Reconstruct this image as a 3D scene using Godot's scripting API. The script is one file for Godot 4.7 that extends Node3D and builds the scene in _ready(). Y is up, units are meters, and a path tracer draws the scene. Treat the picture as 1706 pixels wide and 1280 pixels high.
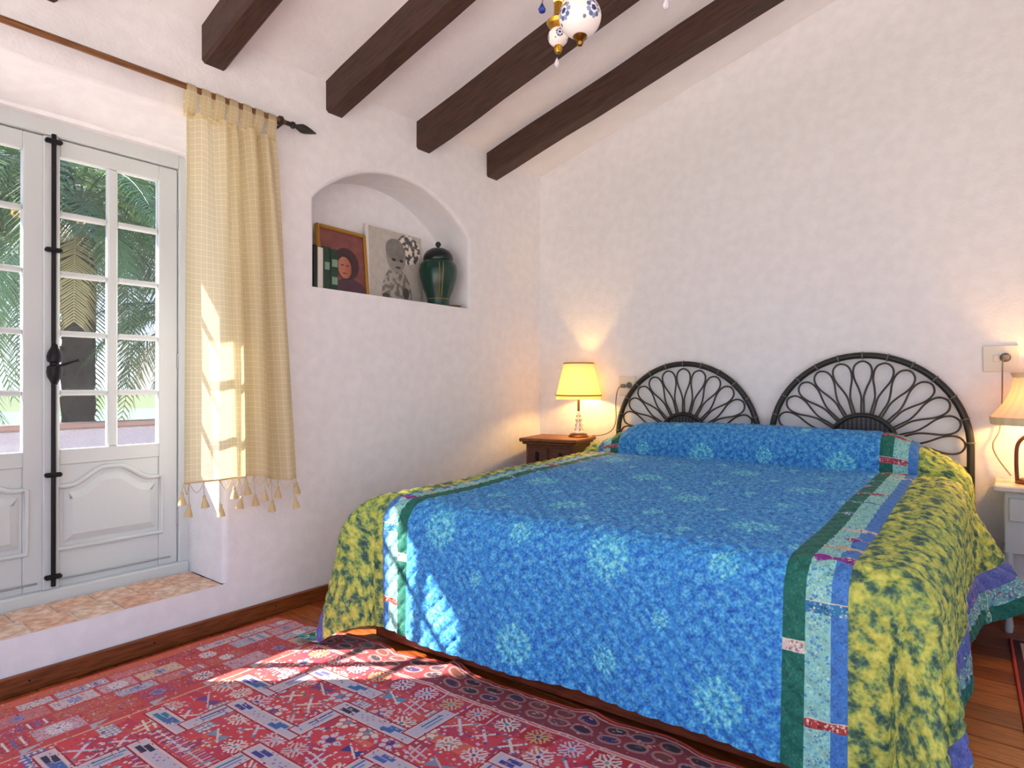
extends Node3D
# A whitewashed bedroom with a beamed sloping ceiling, a garden door, a niche and a double bed.
# Axes: the wall with the garden door is x = 0, the headboard wall is z = 0, the floor is y = 0.

const CAM := Vector3(2.65, 1.059, 3.65)
var mats := {}
var used_names := {}
var rng := RandomNumberGenerator.new()

func _ready():
	rng.seed = 7
	setup_view()
	make_materials()
	build_shell()
	build_garden_door()
	build_floor_and_rugs()
	build_bed()
	build_headboards()
	build_nightstands()
	build_niche_things()
	build_curtain()
	build_chandelier()
	build_outside()

# ------------------------------------------------------------------ camera, sky, sun, exposure
func setup_view():
	var cam := Camera3D.new()
	cam.name = "camera"
	add_child(cam)
	cam.position = CAM
	cam.rotation = Vector3(deg_to_rad(0.11), deg_to_rad(38.59), 0)
	cam.fov = rad_to_deg(2.0 * atan(640.0 / 1030.0))
	cam.near = 0.05
	cam.far = 4000.0
	cam.current = true
	var env := Environment.new()
	env.background_mode = Environment.BG_SKY
	var sm := ProceduralSkyMaterial.new()
	sm.sky_top_color = Color(0.62, 0.77, 1.0)
	sm.sky_horizon_color = Color(0.95, 0.97, 1.0)
	sm.ground_bottom_color = Color(0.66, 0.64, 0.62)
	sm.ground_horizon_color = Color(0.82, 0.85, 0.90)
	sm.sky_energy_multiplier = 1.0
	sm.ground_energy_multiplier = 1.0
	var sky := Sky.new()
	sky.sky_material = sm
	env.sky = sky
	env.background_energy_multiplier = 3.2
	env.tonemap_mode = Environment.TONE_MAPPER_LINEAR
	env.tonemap_exposure = 0.53
	env.sdfgi_enabled = true
	env.ssao_enabled = true
	env.ssil_enabled = true
	var we := WorldEnvironment.new()
	we.name = "environment"
	we.environment = env
	add_child(we)
	var sun := DirectionalLight3D.new()
	sun.name = "sun"
	sun.light_color = Color(1.0, 0.96, 0.90)
	sun.light_energy = 13.0
	sun.light_angular_distance = 0.53
	sun.shadow_enabled = true
	sun.sky_mode = DirectionalLight3D.SKY_MODE_LIGHT_ONLY
	add_child(sun)
	sun.look_at_from_position(Vector3.ZERO, Vector3(1.0, -1.0, -0.85), Vector3.UP)

# ------------------------------------------------------------------ helpers: meshes
class Shape:
	var st := SurfaceTool.new()
	func _init():
		st.begin(Mesh.PRIMITIVE_TRIANGLES)
	func group(g: int):
		st.set_smooth_group(g)
	func tri(a: Vector3, b: Vector3, c: Vector3):
		# corners run counter-clockwise as seen from outside
		st.add_vertex(a); st.add_vertex(c); st.add_vertex(b)
	func quad(a: Vector3, b: Vector3, c: Vector3, d: Vector3):
		tri(a, b, c); tri(a, c, d)
	func box(lo: Vector3, hi: Vector3, v := 0.0, tr := Transform3D.IDENTITY):
		group(-1)
		var c := (lo + hi) * 0.5
		var h := (hi - lo) * 0.5
		v = minf(v, minf(h.x, minf(h.y, h.z)) * 0.9)
		var P := func(sx, sy, sz, k):
			var q := Vector3(h.x, h.y, h.z)
			for i in 3:
				if i != k:
					q[i] -= v
			return tr * (c + Vector3(q.x * sx, q.y * sy, q.z * sz))
		for k in 3:
			for s in [-1, 1]:
				var i1 := (k + 1) % 3
				var i2 := (k + 2) % 3
				var f := []
				for w in [[-1, -1], [1, -1], [1, 1], [-1, 1]]:
					var sg := Vector3.ZERO
					sg[k] = s; sg[i1] = w[0]; sg[i2] = w[1]
					f.append(P.call(sg.x, sg.y, sg.z, k))
				if s > 0: quad(f[0], f[1], f[2], f[3])
				else: quad(f[3], f[2], f[1], f[0])
		if v <= 0.0:
			return
		for k in 3: # edge along axis k
			var i1 := (k + 1) % 3
			var i2 := (k + 2) % 3
			for a in [-1, 1]:
				for b in [-1, 1]:
					var s0 := Vector3.ZERO
					s0[i1] = a; s0[i2] = b
					var s1 := s0
					s0[k] = -1; s1[k] = 1
					var p0 = P.call(s0.x, s0.y, s0.z, i1)
					var p1 = P.call(s1.x, s1.y, s1.z, i1)
					var p2 = P.call(s1.x, s1.y, s1.z, i2)
					var p3 = P.call(s0.x, s0.y, s0.z, i2)
					if a * b > 0: quad(p0, p3, p2, p1)
					else: quad(p0, p1, p2, p3)
		for a in [-1, 1]:
			for b in [-1, 1]:
				for d in [-1, 1]:
					var q0 = P.call(a, b, d, 0)
					var q1 = P.call(a, b, d, 1)
					var q2 = P.call(a, b, d, 2)
					if a * b * d > 0: tri(q0, q1, q2)
					else: tri(q0, q2, q1)
	func lathe(prof: Array, segs := 20, tr := Transform3D.IDENTITY, ripple := 0.0, waves := 0):
		var g := 1
		for i in prof.size() - 1:
			if i > 0:
				var d0: Vector2 = (prof[i] - prof[i - 1]).normalized()
				var d1: Vector2 = (prof[i + 1] - prof[i]).normalized()
				if d0.dot(d1) < 0.75:
					g += 1
			group(g)
			for j in segs:
				var q := []
				for w in [[j + 1, i], [j, i], [j, i + 1], [j + 1, i + 1]]:
					var an: float = TAU * (w[0] % segs) / segs
					var pr: Vector2 = prof[w[1]]
					var rr: float = pr.x * (1.0 + ripple * cos(an * waves))
					q.append(tr * Vector3(rr * cos(an), pr.y, rr * sin(an)))
				if prof[i].x < 1e-5: tri(q[0], q[2], q[3])
				elif prof[i + 1].x < 1e-5: tri(q[0], q[1], q[2])
				else: quad(q[0], q[1], q[2], q[3])
	func tube(pts: Array, rad, sides := 8, closed := false, caps := true):
		group(1)
		var n := pts.size()
		var rings := []
		var ref := Vector3.UP
		var t0: Vector3 = (pts[1] - pts[0]).normalized()
		if absf(t0.dot(ref)) > 0.9: ref = Vector3.RIGHT
		var u := t0.cross(ref).normalized()
		for i in n:
			var t: Vector3
			if closed: t = (pts[(i + 1) % n] - pts[(i - 1 + n) % n]).normalized()
			elif i == 0: t = t0
			elif i == n - 1: t = (pts[i] - pts[i - 1]).normalized()
			else: t = (pts[i + 1] - pts[i - 1]).normalized()
			u = (u - t * u.dot(t)).normalized()
			var w := t.cross(u)
			var r: float = rad[i] if rad is Array else rad
			var ring := []
			for j in sides:
				var an := TAU * j / sides
				ring.append(pts[i] + (u * cos(an) + w * sin(an)) * r)
			rings.append(ring)
		for i in (n if closed else n - 1):
			var A = rings[i]
			var Bq = rings[(i + 1) % n]
			for j in sides:
				var k := (j + 1) % sides
				quad(A[j], A[k], Bq[k], Bq[j])
		if not closed and caps:
			group(-1)
			for e in [0, n - 1]:
				for j in range(1, sides - 1):
					if e == 0: tri(rings[e][0], rings[e][j + 1], rings[e][j])
					else: tri(rings[e][0], rings[e][j], rings[e][j + 1])
	func extrude(poly: PackedVector2Array, z0: float, z1: float, tr := Transform3D.IDENTITY, inset := 0.0, chamfer := 0.0):
		# polygon in x, y; from z0 (back) to z1 (front); an inset makes a sloping edge of the front face
		group(-1)
		if not Geometry2D.is_polygon_clockwise(poly): poly = poly.duplicate()
		else:
			poly = poly.duplicate(); poly.reverse()
		# poly is now counter-clockwise with y up
		var front := poly
		if inset > 0.0:
			var fr := PackedVector2Array()
			var m := poly.size()
			for i in m:
				var a := (poly[i] - poly[(i - 1 + m) % m]).normalized()
				var b := (poly[(i + 1) % m] - poly[i]).normalized()
				var nn := (Vector2(-a.y, a.x) + Vector2(-b.y, b.x)).normalized()
				var k := maxf(0.4, nn.dot(Vector2(-a.y, a.x)))
				fr.append(poly[i] + nn * inset / k)
			front = fr
		var zs := z1 - chamfer
		var id := Geometry2D.triangulate_polygon(front)
		for i in range(0, id.size(), 3):
			var q := [front[id[i]], front[id[i + 1]], front[id[i + 2]]]
			if (q[1] - q[0]).cross(q[2] - q[0]) < 0: q.reverse()
			tri(tr * Vector3(q[0].x, q[0].y, z1), tr * Vector3(q[1].x, q[1].y, z1), tr * Vector3(q[2].x, q[2].y, z1))
		id = Geometry2D.triangulate_polygon(poly)
		for i in range(0, id.size(), 3):
			var q := [poly[id[i]], poly[id[i + 1]], poly[id[i + 2]]]
			if (q[1] - q[0]).cross(q[2] - q[0]) > 0: q.reverse()
			tri(tr * Vector3(q[0].x, q[0].y, z0), tr * Vector3(q[1].x, q[1].y, z0), tr * Vector3(q[2].x, q[2].y, z0))
		var n := poly.size()
		for i in n:
			var a := poly[i]
			var b := poly[(i + 1) % n]
			quad(tr * Vector3(a.x, a.y, z0), tr * Vector3(b.x, b.y, z0), tr * Vector3(b.x, b.y, zs), tr * Vector3(a.x, a.y, zs))
			if inset > 0.0:
				var fa := front[i]
				var fb := front[(i + 1) % n]
				quad(tr * Vector3(a.x, a.y, zs), tr * Vector3(b.x, b.y, zs), tr * Vector3(fb.x, fb.y, z1), tr * Vector3(fa.x, fa.y, z1))
	func mesh() -> ArrayMesh:
		st.generate_normals()
		return st.commit()

func grid_mesh(P: Array, nu: int, nv: int, UV: Array, i0 := 0, i1 := -1) -> ArrayMesh:
	# P[j * nu + i]; normals by differences; columns i0 .. i1 only; the front faces dP/dj x dP/di
	if i1 < 0: i1 = nu - 1
	var V := PackedVector3Array()
	var N := PackedVector3Array()
	var T := PackedVector2Array()
	var I := PackedInt32Array()
	for j in nv:
		for i in range(i0, i1 + 1):
			V.append(P[j * nu + i])
			N.append(grid_normal(P, nu, nv, i, j))
			T.append(UV[j * nu + i])
	var w := i1 - i0 + 1
	for j in nv - 1:
		for i in w - 1:
			var a := j * w + i
			I.append_array([a, a + 1, a + w, a + 1, a + w + 1, a + w])
	var arr := []
	arr.resize(Mesh.ARRAY_MAX)
	arr[Mesh.ARRAY_VERTEX] = V
	arr[Mesh.ARRAY_NORMAL] = N
	arr[Mesh.ARRAY_TEX_UV] = T
	arr[Mesh.ARRAY_INDEX] = I
	var m := ArrayMesh.new()
	m.add_surface_from_arrays(Mesh.PRIMITIVE_TRIANGLES, arr)
	return m

func grid_normal(P: Array, nu: int, nv: int, i: int, j: int) -> Vector3:
	var a: Vector3 = P[j * nu + mini(i + 1, nu - 1)] - P[j * nu + maxi(i - 1, 0)]
	var b: Vector3 = P[mini(j + 1, nv - 1) * nu + i] - P[maxi(j - 1, 0) * nu + i]
	var n := b.cross(a)
	return n.normalized() if n.length() > 1e-12 else Vector3.UP

func bx(lo: Vector3, hi: Vector3, v := 0.0) -> ArrayMesh:
	var s := Shape.new()
	s.box(lo, hi, v)
	return s.mesh()

func flat_quad(w: float, h: float) -> ArrayMesh:
	# in the x, y plane facing +z with its texture upright
	var P := [Vector3(-w / 2, h / 2, 0), Vector3(w / 2, h / 2, 0), Vector3(-w / 2, -h / 2, 0), Vector3(w / 2, -h / 2, 0)]
	return grid_mesh(P, 2, 2, [Vector2(0, 0), Vector2(1, 0), Vector2(0, 1), Vector2(1, 1)])

func bez(a: Vector3, b: Vector3, c: Vector3, d: Vector3, n := 12) -> Array:
	var r := []
	for i in n + 1:
		r.append(a.bezier_interpolate(b, c, d, float(i) / n))
	return r

func smooth_path(pts: Array, per := 8) -> Array:
	var r := []
	for i in pts.size() - 1:
		for k in per:
			r.append(pts[i].cubic_interpolate(pts[i + 1], pts[maxi(i - 1, 0)], pts[mini(i + 2, pts.size() - 1)], float(k) / per))
	r.append(pts[-1])
	return r

# ------------------------------------------------------------------ helpers: objects
func numbered(called: String) -> String:
	if not used_names.has(called):
		used_names[called] = 0
		return called
	used_names[called] += 1
	return "%s_%03d" % [called, used_names[called]]

func put(called: String, mesh: Mesh, mat: String, parent: Node3D = null, at := Vector3.ZERO, rot := Vector3.ZERO) -> MeshInstance3D:
	var o := MeshInstance3D.new()
	o.mesh = mesh
	o.material_override = mats[mat]
	o.cast_shadow = GeometryInstance3D.SHADOW_CASTING_SETTING_ON
	o.name = called if parent else numbered(called)
	(parent if parent else self).add_child(o, true)
	o.position = at
	o.rotation = rot
	return o

func thing(called: String, label: String, category: String, at := Vector3.ZERO, turn := 0.0, group := "") -> Node3D:
	var o := Node3D.new()
	o.name = numbered(called)
	add_child(o)
	o.position = at
	o.rotation.y = turn
	tag(o, label, category, group)
	return o

func tag(o: Node, label: String, category: String, group := ""):
	o.set_meta("label", label)
	o.set_meta("category", category)
	if group: o.set_meta("group", group)

func struct(called: String, mesh: Mesh, mat: String, label: String) -> MeshInstance3D:
	var o := put(called, mesh, mat)
	o.set_meta("kind", "structure")
	o.set_meta("label", label)
	return o

# ------------------------------------------------------------------ helpers: textures
func noise_img(w: int, h: int, freq: float, sd: int, oct := 4, type := FastNoiseLite.TYPE_SIMPLEX_SMOOTH) -> PackedByteArray:
	var n := FastNoiseLite.new()
	n.seed = sd
	n.frequency = freq
	n.noise_type = type
	n.fractal_octaves = oct
	var im := n.get_seamless_image(w, h, false, false, 0.12, true)
	im.convert(Image.FORMAT_L8)
	return im.get_data()

func lut(colors: Array, at: Array) -> PackedByteArray:
	var g := Gradient.new()
	g.offsets = PackedFloat32Array(at)
	g.colors = PackedColorArray(colors)
	var r := PackedByteArray()
	for i in 256:
		var c := g.sample(i / 255.0)
		r.append_array([int(c.r * 255), int(c.g * 255), int(c.b * 255)])
	return r

func ramp_tex(w: int, h: int, freq: float, sd: int, colors: Array, at: Array, oct := 4, type := FastNoiseLite.TYPE_SIMPLEX_SMOOTH) -> ImageTexture:
	var d := noise_img(w, h, freq, sd, oct, type)
	var L := lut(colors, at)
	var o := PackedByteArray()
	o.resize(w * h * 3)
	for i in w * h:
		var k := d[i] * 3
		o[i * 3] = L[k]; o[i * 3 + 1] = L[k + 1]; o[i * 3 + 2] = L[k + 2]
	return ImageTexture.create_from_image(Image.create_from_data(w, h, false, Image.FORMAT_RGB8, o))

func height_tex(w: int, h: int, freq: float, sd: int, oct := 4) -> ImageTexture:
	return ImageTexture.create_from_image(Image.create_from_data(w, h, false, Image.FORMAT_L8, noise_img(w, h, freq, sd, oct)))

func normal_tex(w: int, freq: float, sd: int, oct: int, strength: float) -> ImageTexture:
	var im := Image.create_from_data(w, w, false, Image.FORMAT_L8, noise_img(w, w, freq, sd, oct))
	im.convert(Image.FORMAT_RGBA8)
	im.bump_map_to_normal_map(strength)
	return ImageTexture.create_from_image(im)

func mat(called: String, col: Color, rough := 0.7, metal := 0.0) -> StandardMaterial3D:
	var m := StandardMaterial3D.new()
	m.resource_name = called
	m.albedo_color = col
	m.roughness = rough
	m.metallic = metal
	mats[called] = m
	return m

func hx(s: String) -> Color:
	return Color.html(s)

func tri_tex(m: StandardMaterial3D, tex: Texture2D, scale: Vector3, world := false):
	m.albedo_texture = tex
	m.uv1_triplanar = true
	m.uv1_world_triplanar = world
	m.uv1_scale = scale

func make_materials():
	var plaster := mat("plaster", hx("f6f5f7"), 0.92)
	tri_tex(plaster, ramp_tex(512, 512, 0.012, 3, [hx("f9f9f9"), hx("ffffff")], [0.2, 0.8], 5), Vector3.ONE * 1.7, true)
	plaster.normal_enabled = true
	plaster.normal_texture = normal_tex(512, 0.055, 4, 3, 4.0)
	plaster.normal_scale = 0.2
	var soft := mat("ceiling_plaster", hx("f6f5f6"), 0.95)
	tri_tex(soft, mats.plaster.albedo_texture, Vector3.ONE * 0.7, true)
	soft.normal_enabled = true
	soft.normal_texture = plaster.normal_texture
	soft.normal_scale = 0.12
	var grain := ramp_tex(512, 512, 0.02, 11, [hx("b8b0a8"), hx("e6e2dc"), hx("ffffff")], [0.15, 0.5, 0.85], 5)
	var grain_n := normal_tex(512, 0.03, 12, 4, 3.0)
	for w in [["beam_wood", "4a3026", 0.62, Vector3(0.5, 5, 5)], ["plank_wood", "a0521f", 0.42, Vector3(0.7, 6, 6)], ["plank_wood_dark", "8a441a", 0.42, Vector3(0.6, 5, 5)], ["plank_wood_light", "b06028", 0.42, Vector3(0.8, 7, 7)],
			["skirting_wood", "8a4a20", 0.45, Vector3(6, 6, 0.7)], ["bed_wood", "7c3a20", 0.4, Vector3(0.8, 6, 6)], ["nightstand_wood", "8a5228", 0.5, Vector3(1.5, 9, 9)], ["nightstand_dark", "6a3c1e", 0.55, Vector3(1.5, 9, 9)], ["rod_wood", "8a5a30", 0.4, Vector3(8, 8, 0.8)]]:
		var m := mat(w[0], hx(w[1]), w[2])
		tri_tex(m, grain, w[3])
		m.normal_enabled = true
		m.normal_texture = grain_n
		m.normal_scale = 0.3
	var paint := mat("door_paint", hx("cfd6d6"), 0.45)
	paint.normal_enabled = true
	paint.normal_texture = grain_n
	paint.uv1_triplanar = true
	paint.uv1_scale = Vector3(3, 1, 3)
	paint.normal_scale = 0.08
	var glass := mat("pane_glass", Color(0.95, 0.98, 1.0, 0.03), 0.02)
	glass.metallic_specular = 0.3
	glass.transparency = BaseMaterial3D.TRANSPARENCY_ALPHA
	mat("black_iron", hx("17161a"), 0.5, 0.5)
	mat("hinge_metal", hx("a9acae"), 0.4, 0.6)
	var mortar := mat("mortar", hx("e3d4c2"), 0.95)
	for w in [["terracotta_a", "f0ceb6"], ["terracotta_b", "f3d8c4"], ["terracotta_c", "eac4ac"], ["terracotta_d", "f0dcc8"]]:
		var m := mat(w[0], hx(w[1]), 0.8)
		tri_tex(m, ramp_tex(128, 128, 0.03, 21, [hx("dcc8b8"), hx("ffffff")], [0.2, 0.8], 4), Vector3.ONE * 5)
	mortar.normal_enabled = true
	mortar.normal_texture = plaster.normal_texture
	mortar.uv1_triplanar = true
	# quilt
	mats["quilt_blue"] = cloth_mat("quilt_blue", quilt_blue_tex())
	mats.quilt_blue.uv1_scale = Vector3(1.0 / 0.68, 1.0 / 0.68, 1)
	mats["quilt_yellow"] = cloth_mat("quilt_yellow", quilt_yellow_tex())
	mats.quilt_yellow.uv1_scale = Vector3(1.0 / 0.62, 1.0 / 0.62, 1)
	mats["quilt_strip"] = cloth_mat("quilt_strip", quilt_strip_tex(5))
	mats["quilt_hem"] = cloth_mat("quilt_hem", quilt_strip_tex(9))
	mat("mattress_cloth", hx("cfc8bc"), 0.9)
	# rattan
	mat("rattan_dark", hx("23231f"), 0.45)
	mat("rattan_cane", hx("3a352e"), 0.5)
	mat("rattan_tie", hx("6a6a60"), 0.6)
	var weave := mat("rattan_weave", hx("55555a"), 0.7)
	weave.albedo_texture = weave_tex()
	weave.uv1_triplanar = true
	weave.uv1_scale = Vector3.ONE * 12
	# rugs
	var rug := mat("rug_weave", Color.WHITE, 0.95)
	rug.albedo_texture = rug_tex()
	rug.rim_enabled = true
	rug.rim = 0.2
	mat("rug_edge", hx("b8402c"), 0.95)
	mat("rug_fringe", hx("e9d2b0"), 0.95)
	var rug2 := mat("runner_weave", Color.WHITE, 0.95)
	rug2.albedo_texture = runner_tex()
	# curtain
	var cur := mat("curtain_cloth", Color(1.0, 0.97, 0.85, 0.82), 0.9)
	cur.transparency = BaseMaterial3D.TRANSPARENCY_ALPHA
	cur.albedo_texture = curtain_tex()
	cur.backlight_enabled = true
	cur.backlight = Color(1.0, 0.97, 0.86)
	var tass := mat("tassel_thread", hx("d8c090"), 0.95)
	tass.backlight_enabled = true
	tass.backlight = Color(0.3, 0.28, 0.22)
	# lamps and brass
	mat("brass", hx("c99a3c"), 0.25, 1.0)
	mat("brass_dark", hx("8a6428"), 0.35, 1.0)
	mat("bronze", hx("5c3220"), 0.4, 0.5)
	var porc := mat("porcelain", Color.WHITE, 0.12)
	porc.albedo_texture = porcelain_tex()
	mat("porcelain_plain", hx("f2efe6"), 0.15)
	var sh := mat("lamp_shade_cloth", hx("f4e6bc"), 0.9)
	sh.backlight_enabled = true
	sh.backlight = Color(0.62, 0.55, 0.32)
	var sh2 := mat("lamp_shade_pleated", hx("f0d9c4"), 0.9)
	sh2.backlight_enabled = true
	sh2.backlight = Color(0.5, 0.40, 0.28)
	mat("shade_trim", hx("b08a48"), 0.8)
	mat("shade_trim_pale", hx("e6d2ac"), 0.85)
	var bulb := mat("bulb_glow", hx("ffd890"), 0.4)
	bulb.emission_enabled = true
	bulb.emission = hx("ffc060")
	bulb.emission_energy_multiplier = 5.0
	mat("cord_plastic", hx("8a8274"), 0.5)
	mat("socket_plastic", hx("e6e0d2"), 0.4)
	mat("socket_hole", hx("6a665c"), 0.6)
	mat("cobalt_glass", hx("27358f"), 0.1)
	var cry := mat("crystal", Color(0.93, 0.95, 1.0, 0.45), 0.03)
	cry.transparency = BaseMaterial3D.TRANSPARENCY_ALPHA
	var marble := mat("marble", hx("cfcac6"), 0.35)
	tri_tex(marble, ramp_tex(256, 256, 0.015, 31, [hx("b8b4b2"), hx("f2f0ee"), hx("ffffff")], [0.1, 0.4, 0.9], 5), Vector3.ONE * 2)
	mat("grey_paint", hx("b9bcc0"), 0.5)
	# niche things
	mat("gilt", hx("b88a3c"), 0.4, 0.6)
	var pr := mat("portrait_print", Color.WHITE, 0.35)
	pr.albedo_texture = portrait_tex()
	var bw := mat("child_print", Color.WHITE, 0.3)
	bw.albedo_texture = child_tex()
	mat("white_board", hx("eceae6"), 0.6)
	mat("jar_green", hx("0e3a32"), 0.25)
	mat("jar_dark", hx("0c1a18"), 0.3)
	mat("jar_gold", hx("94803c"), 0.4, 0.4)
	mat("book_black", hx("141816"), 0.5)
	mat("book_white", hx("dcd8cc"), 0.6)
	mat("book_green", hx("1c3a2a"), 0.5)
	mat("book_label", hx("7c9a84"), 0.6)
	mat("book_page", hx("e8dfc8"), 0.9)
	mat("dish_brass", hx("9a7c3c"), 0.4, 0.7)
	# outside
	var ter := mat("terrace_tile", hx("bcb8b6"), 0.85)
	tri_tex(ter, mats.terracotta_a.albedo_texture, Vector3.ONE * 0.6, true)
	mat("pale_stone", hx("ece6dc"), 0.9)
	var stucco := mat("stucco", hx("b4acb4"), 0.95)
	stucco.normal_enabled = true
	stucco.normal_texture = plaster.normal_texture
	stucco.uv1_triplanar = true
	mat("coping", hx("9c7c70"), 0.9)
	for w in [["frond_a", "2a5c34"], ["frond_b", "1d4630"], ["frond_c", "46703a"], ["frond_dry", "8c8458"]]:
		var m := mat(w[0], hx(w[1]), 0.45)
		m.backlight_enabled = true
		m.backlight = Color(0.28, 0.36, 0.16)
	var bark := mat("palm_bark", hx("292820"), 0.95)
	tri_tex(bark, ramp_tex(256, 256, 0.04, 41, [hx("6a6058"), hx("ffffff")], [0.25, 0.75], 5), Vector3(2, 4, 2))
	mat("stem", hx("71803f"), 0.7)
	mat("hill_far", hx("6c7a58"), 1.0)
	mat("hill_near", hx("67806f"), 1.0)

func cloth_mat(called: String, tex: Texture2D) -> StandardMaterial3D:
	var m := mat(called, Color.WHITE, 0.75)
	m.albedo_texture = tex
	m.rim_enabled = true
	m.rim = 0.12
	m.rim_tint = 0.3
	return m

func quilt_blue_tex() -> ImageTexture:
	var W := 1024
	var a := noise_img(W, W, 0.022, 51, 3)
	var b := noise_img(W, W, 0.06, 52, 3)
	var L := lut([hx("1850b0"), hx("2876ca"), hx("3a9adc"), hx("66bee6"), hx("92dce8")], [0.12, 0.34, 0.52, 0.72, 0.9])
	var o := PackedByteArray()
	o.resize(W * W * 3)
	var med := [[0.25, 0.25, 0.118], [0.75, 0.75, 0.118], [0.76, 0.2, 0.07], [0.24, 0.72, 0.07], [0.5, 0.48, 0.045], [0.0, 0.0, 0.05], [0.5, 0.98, 0.04]]
	var add := PackedFloat32Array()
	add.resize(W * W)
	for md in med: # flower medallions with petals and a ring of small scallops
		var cx := int(md[0] * W)
		var cy := int(md[1] * W)
		var R := int(md[2] * W)
		for y in range(-R, R + 1):
			for x in range(-R, R + 1):
				var rr := sqrt(x * x + y * y) / R
				if rr > 1.0: continue
				var an := atan2(y, x)
				var edge := 0.86 + 0.14 * cos(an * 12.0)
				if rr > edge: continue
				var v := 0.20 + 0.16 * cos(rr * 17.0) * (0.6 + 0.4 * cos(an * 8.0)) + 0.08 * cos(an * 16.0)
				add[((cy + y + W) % W) * W + (cx + x + W) % W] = v
	for y in W:
		for x in W:
			var i := y * W + x
			var v := a[i] * 0.55 + b[i] * 0.55 - 12.0 + add[i] * 255.0 * 0.75
			var k := clampi(int(v), 0, 255) * 3
			var gsh := int(add[i] * 60.0)
			var cr := clampi(L[k] + gsh / 3, 0, 255)
			var cg := clampi(L[k + 1] + gsh, 0, 255)
			var cb := L[k + 2]
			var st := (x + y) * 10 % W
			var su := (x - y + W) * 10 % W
			if st < 26 or su < 26: # stitch lines, with groove shade painted in as navy
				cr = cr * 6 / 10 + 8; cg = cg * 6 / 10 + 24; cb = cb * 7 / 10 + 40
			o[i * 3] = cr; o[i * 3 + 1] = cg; o[i * 3 + 2] = cb
	return ImageTexture.create_from_image(Image.create_from_data(W, W, false, Image.FORMAT_RGB8, o))

func quilt_yellow_tex() -> ImageTexture:
	var W := 1024
	var a := noise_img(W, W, 0.010, 61, 5)
	var b := noise_img(W, W, 0.05, 62, 3, FastNoiseLite.TYPE_CELLULAR)
	var L := lut([hx("2a4a50"), hx("4c7056"), hx("84a05a"), hx("b4c058"), hx("d2d460"), hx("e0e07c")], [0.12, 0.32, 0.44, 0.56, 0.72, 0.9])
	var o := PackedByteArray()
	o.resize(W * W * 3)
	for i in W * W:
		var k := clampi(int((a[i] - 128) * 0.8 + 132.0 + (b[i] - 128) * 0.35), 0, 255) * 3
		o[i * 3] = L[k]; o[i * 3 + 1] = L[k + 1]; o[i * 3 + 2] = L[k + 2]
	return ImageTexture.create_from_image(Image.create_from_data(W, W, false, Image.FORMAT_RGB8, o))

func speckle(im: Image, r: Rect2i, base: Color, dots: Array, n: int, size: int):
	im.fill_rect(r, base)
	for i in n:
		var s := rng.randi_range(1, size)
		var q := Rect2i(r.position.x + rng.randi_range(0, r.size.x - 1), r.position.y + rng.randi_range(0, r.size.y - 1), s, s)
		im.fill_rect(q.intersection(r), dots[rng.randi() % dots.size()])

func quilt_strip_tex(sd: int) -> ImageTexture:
	# sewn strips: green, pale print, blue, crossed by small bright patches; the length runs down the picture
	rng.seed = sd
	var im := Image.create(128, 2048, false, Image.FORMAT_RGB8)
	var bands := [[0, 46, "0f6a5a"], [46, 50, "8fd0c4"], [96, 32, "3f7fc8"]] if sd == 5 else [[0, 46, "5a68b4"], [46, 44, "6fb0b4"], [90, 38, "0f6a5a"]]
	for bd in bands:
		var c := hx(bd[2])
		var r := Rect2i(bd[0], 0, bd[1], 2048)
		var other := [c.lightened(0.12), c.darkened(0.15), c.lightened(0.05)]
		if bd[2] == "8fd0c4": other = [hx("a6dcc8"), hx("6aaec8"), hx("7cc0bc"), hx("4e8ec0"), hx("b4e2d0")]
		if bd[2] == "6fb0b4": other = [hx("a8d8c8"), hx("3f78b8"), hx("a05078"), hx("c8e0d0")]
		speckle(im, r, c, other, bd[1] * 90, 5)
	var patch := ["b03a3a", "c8a884", "8a2a90", "2b7fae", "d8c8c0", "a8445a", "3aa090", "8c7fc0"]
	var y := 60
	while y < 2030:
		var wide := rng.randi() % 3
		var x0: int = [0, 46, 0][wide]
		var w: int = [46, 82, 96][wide]
		var h := rng.randi_range(14, 26)
		var c := hx(patch[rng.randi() % patch.size()])
		speckle(im, Rect2i(x0, y, w, h), c, [c.lightened(0.35), c.darkened(0.35), hx("e2d6b8")], 60, 5)
		im.fill_rect(Rect2i(x0, y - 2, w, 2), hx("e4dcc4"))
		y += rng.randi_range(70, 170)
	return ImageTexture.create_from_image(im)

func weave_tex() -> ImageTexture:
	var im := Image.create(64, 64, false, Image.FORMAT_RGB8)
	for y in 64:
		for x in 64:
			var over := (int(x / 8.0) + int(y / 8.0)) % 2
			var v := 0.75 + 0.25 * sin((x if over else y) / 8.0 * PI)
			im.set_pixel(x, y, Color(v, v, v))
	return ImageTexture.create_from_image(im)

func curtain_tex() -> ImageTexture:
	# a checked voile: paler threads every 28 px, fine weave between
	var W := 224
	var im := Image.create(W, W, false, Image.FORMAT_RGB8)
	for y in W:
		for x in W:
			var v := 0.90 + 0.04 * ((x % 4) / 3.0 - 0.5) + 0.05 * ((y % 4) / 3.0 - 0.5)
			if x % 28 < 3 or y % 28 < 3: v = 1.0
			elif x % 28 == 3 or y % 28 == 3 or x % 28 == 27 or y % 28 == 27: v = 0.86
			im.set_pixel(x, y, Color(v, v * 0.985, v * 0.95))
	return ImageTexture.create_from_image(im)

func dot(im: Image, x: float, y: float, r: float, c: Color):
	for yy in range(int(y - r), int(y + r) + 1):
		var d := r * r - (yy - y) * (yy - y)
		if d > 0:
			var w := sqrt(d)
			im.fill_rect(Rect2i(int(x - w), yy, maxi(1, int(w * 2)), 1), c)

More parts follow.
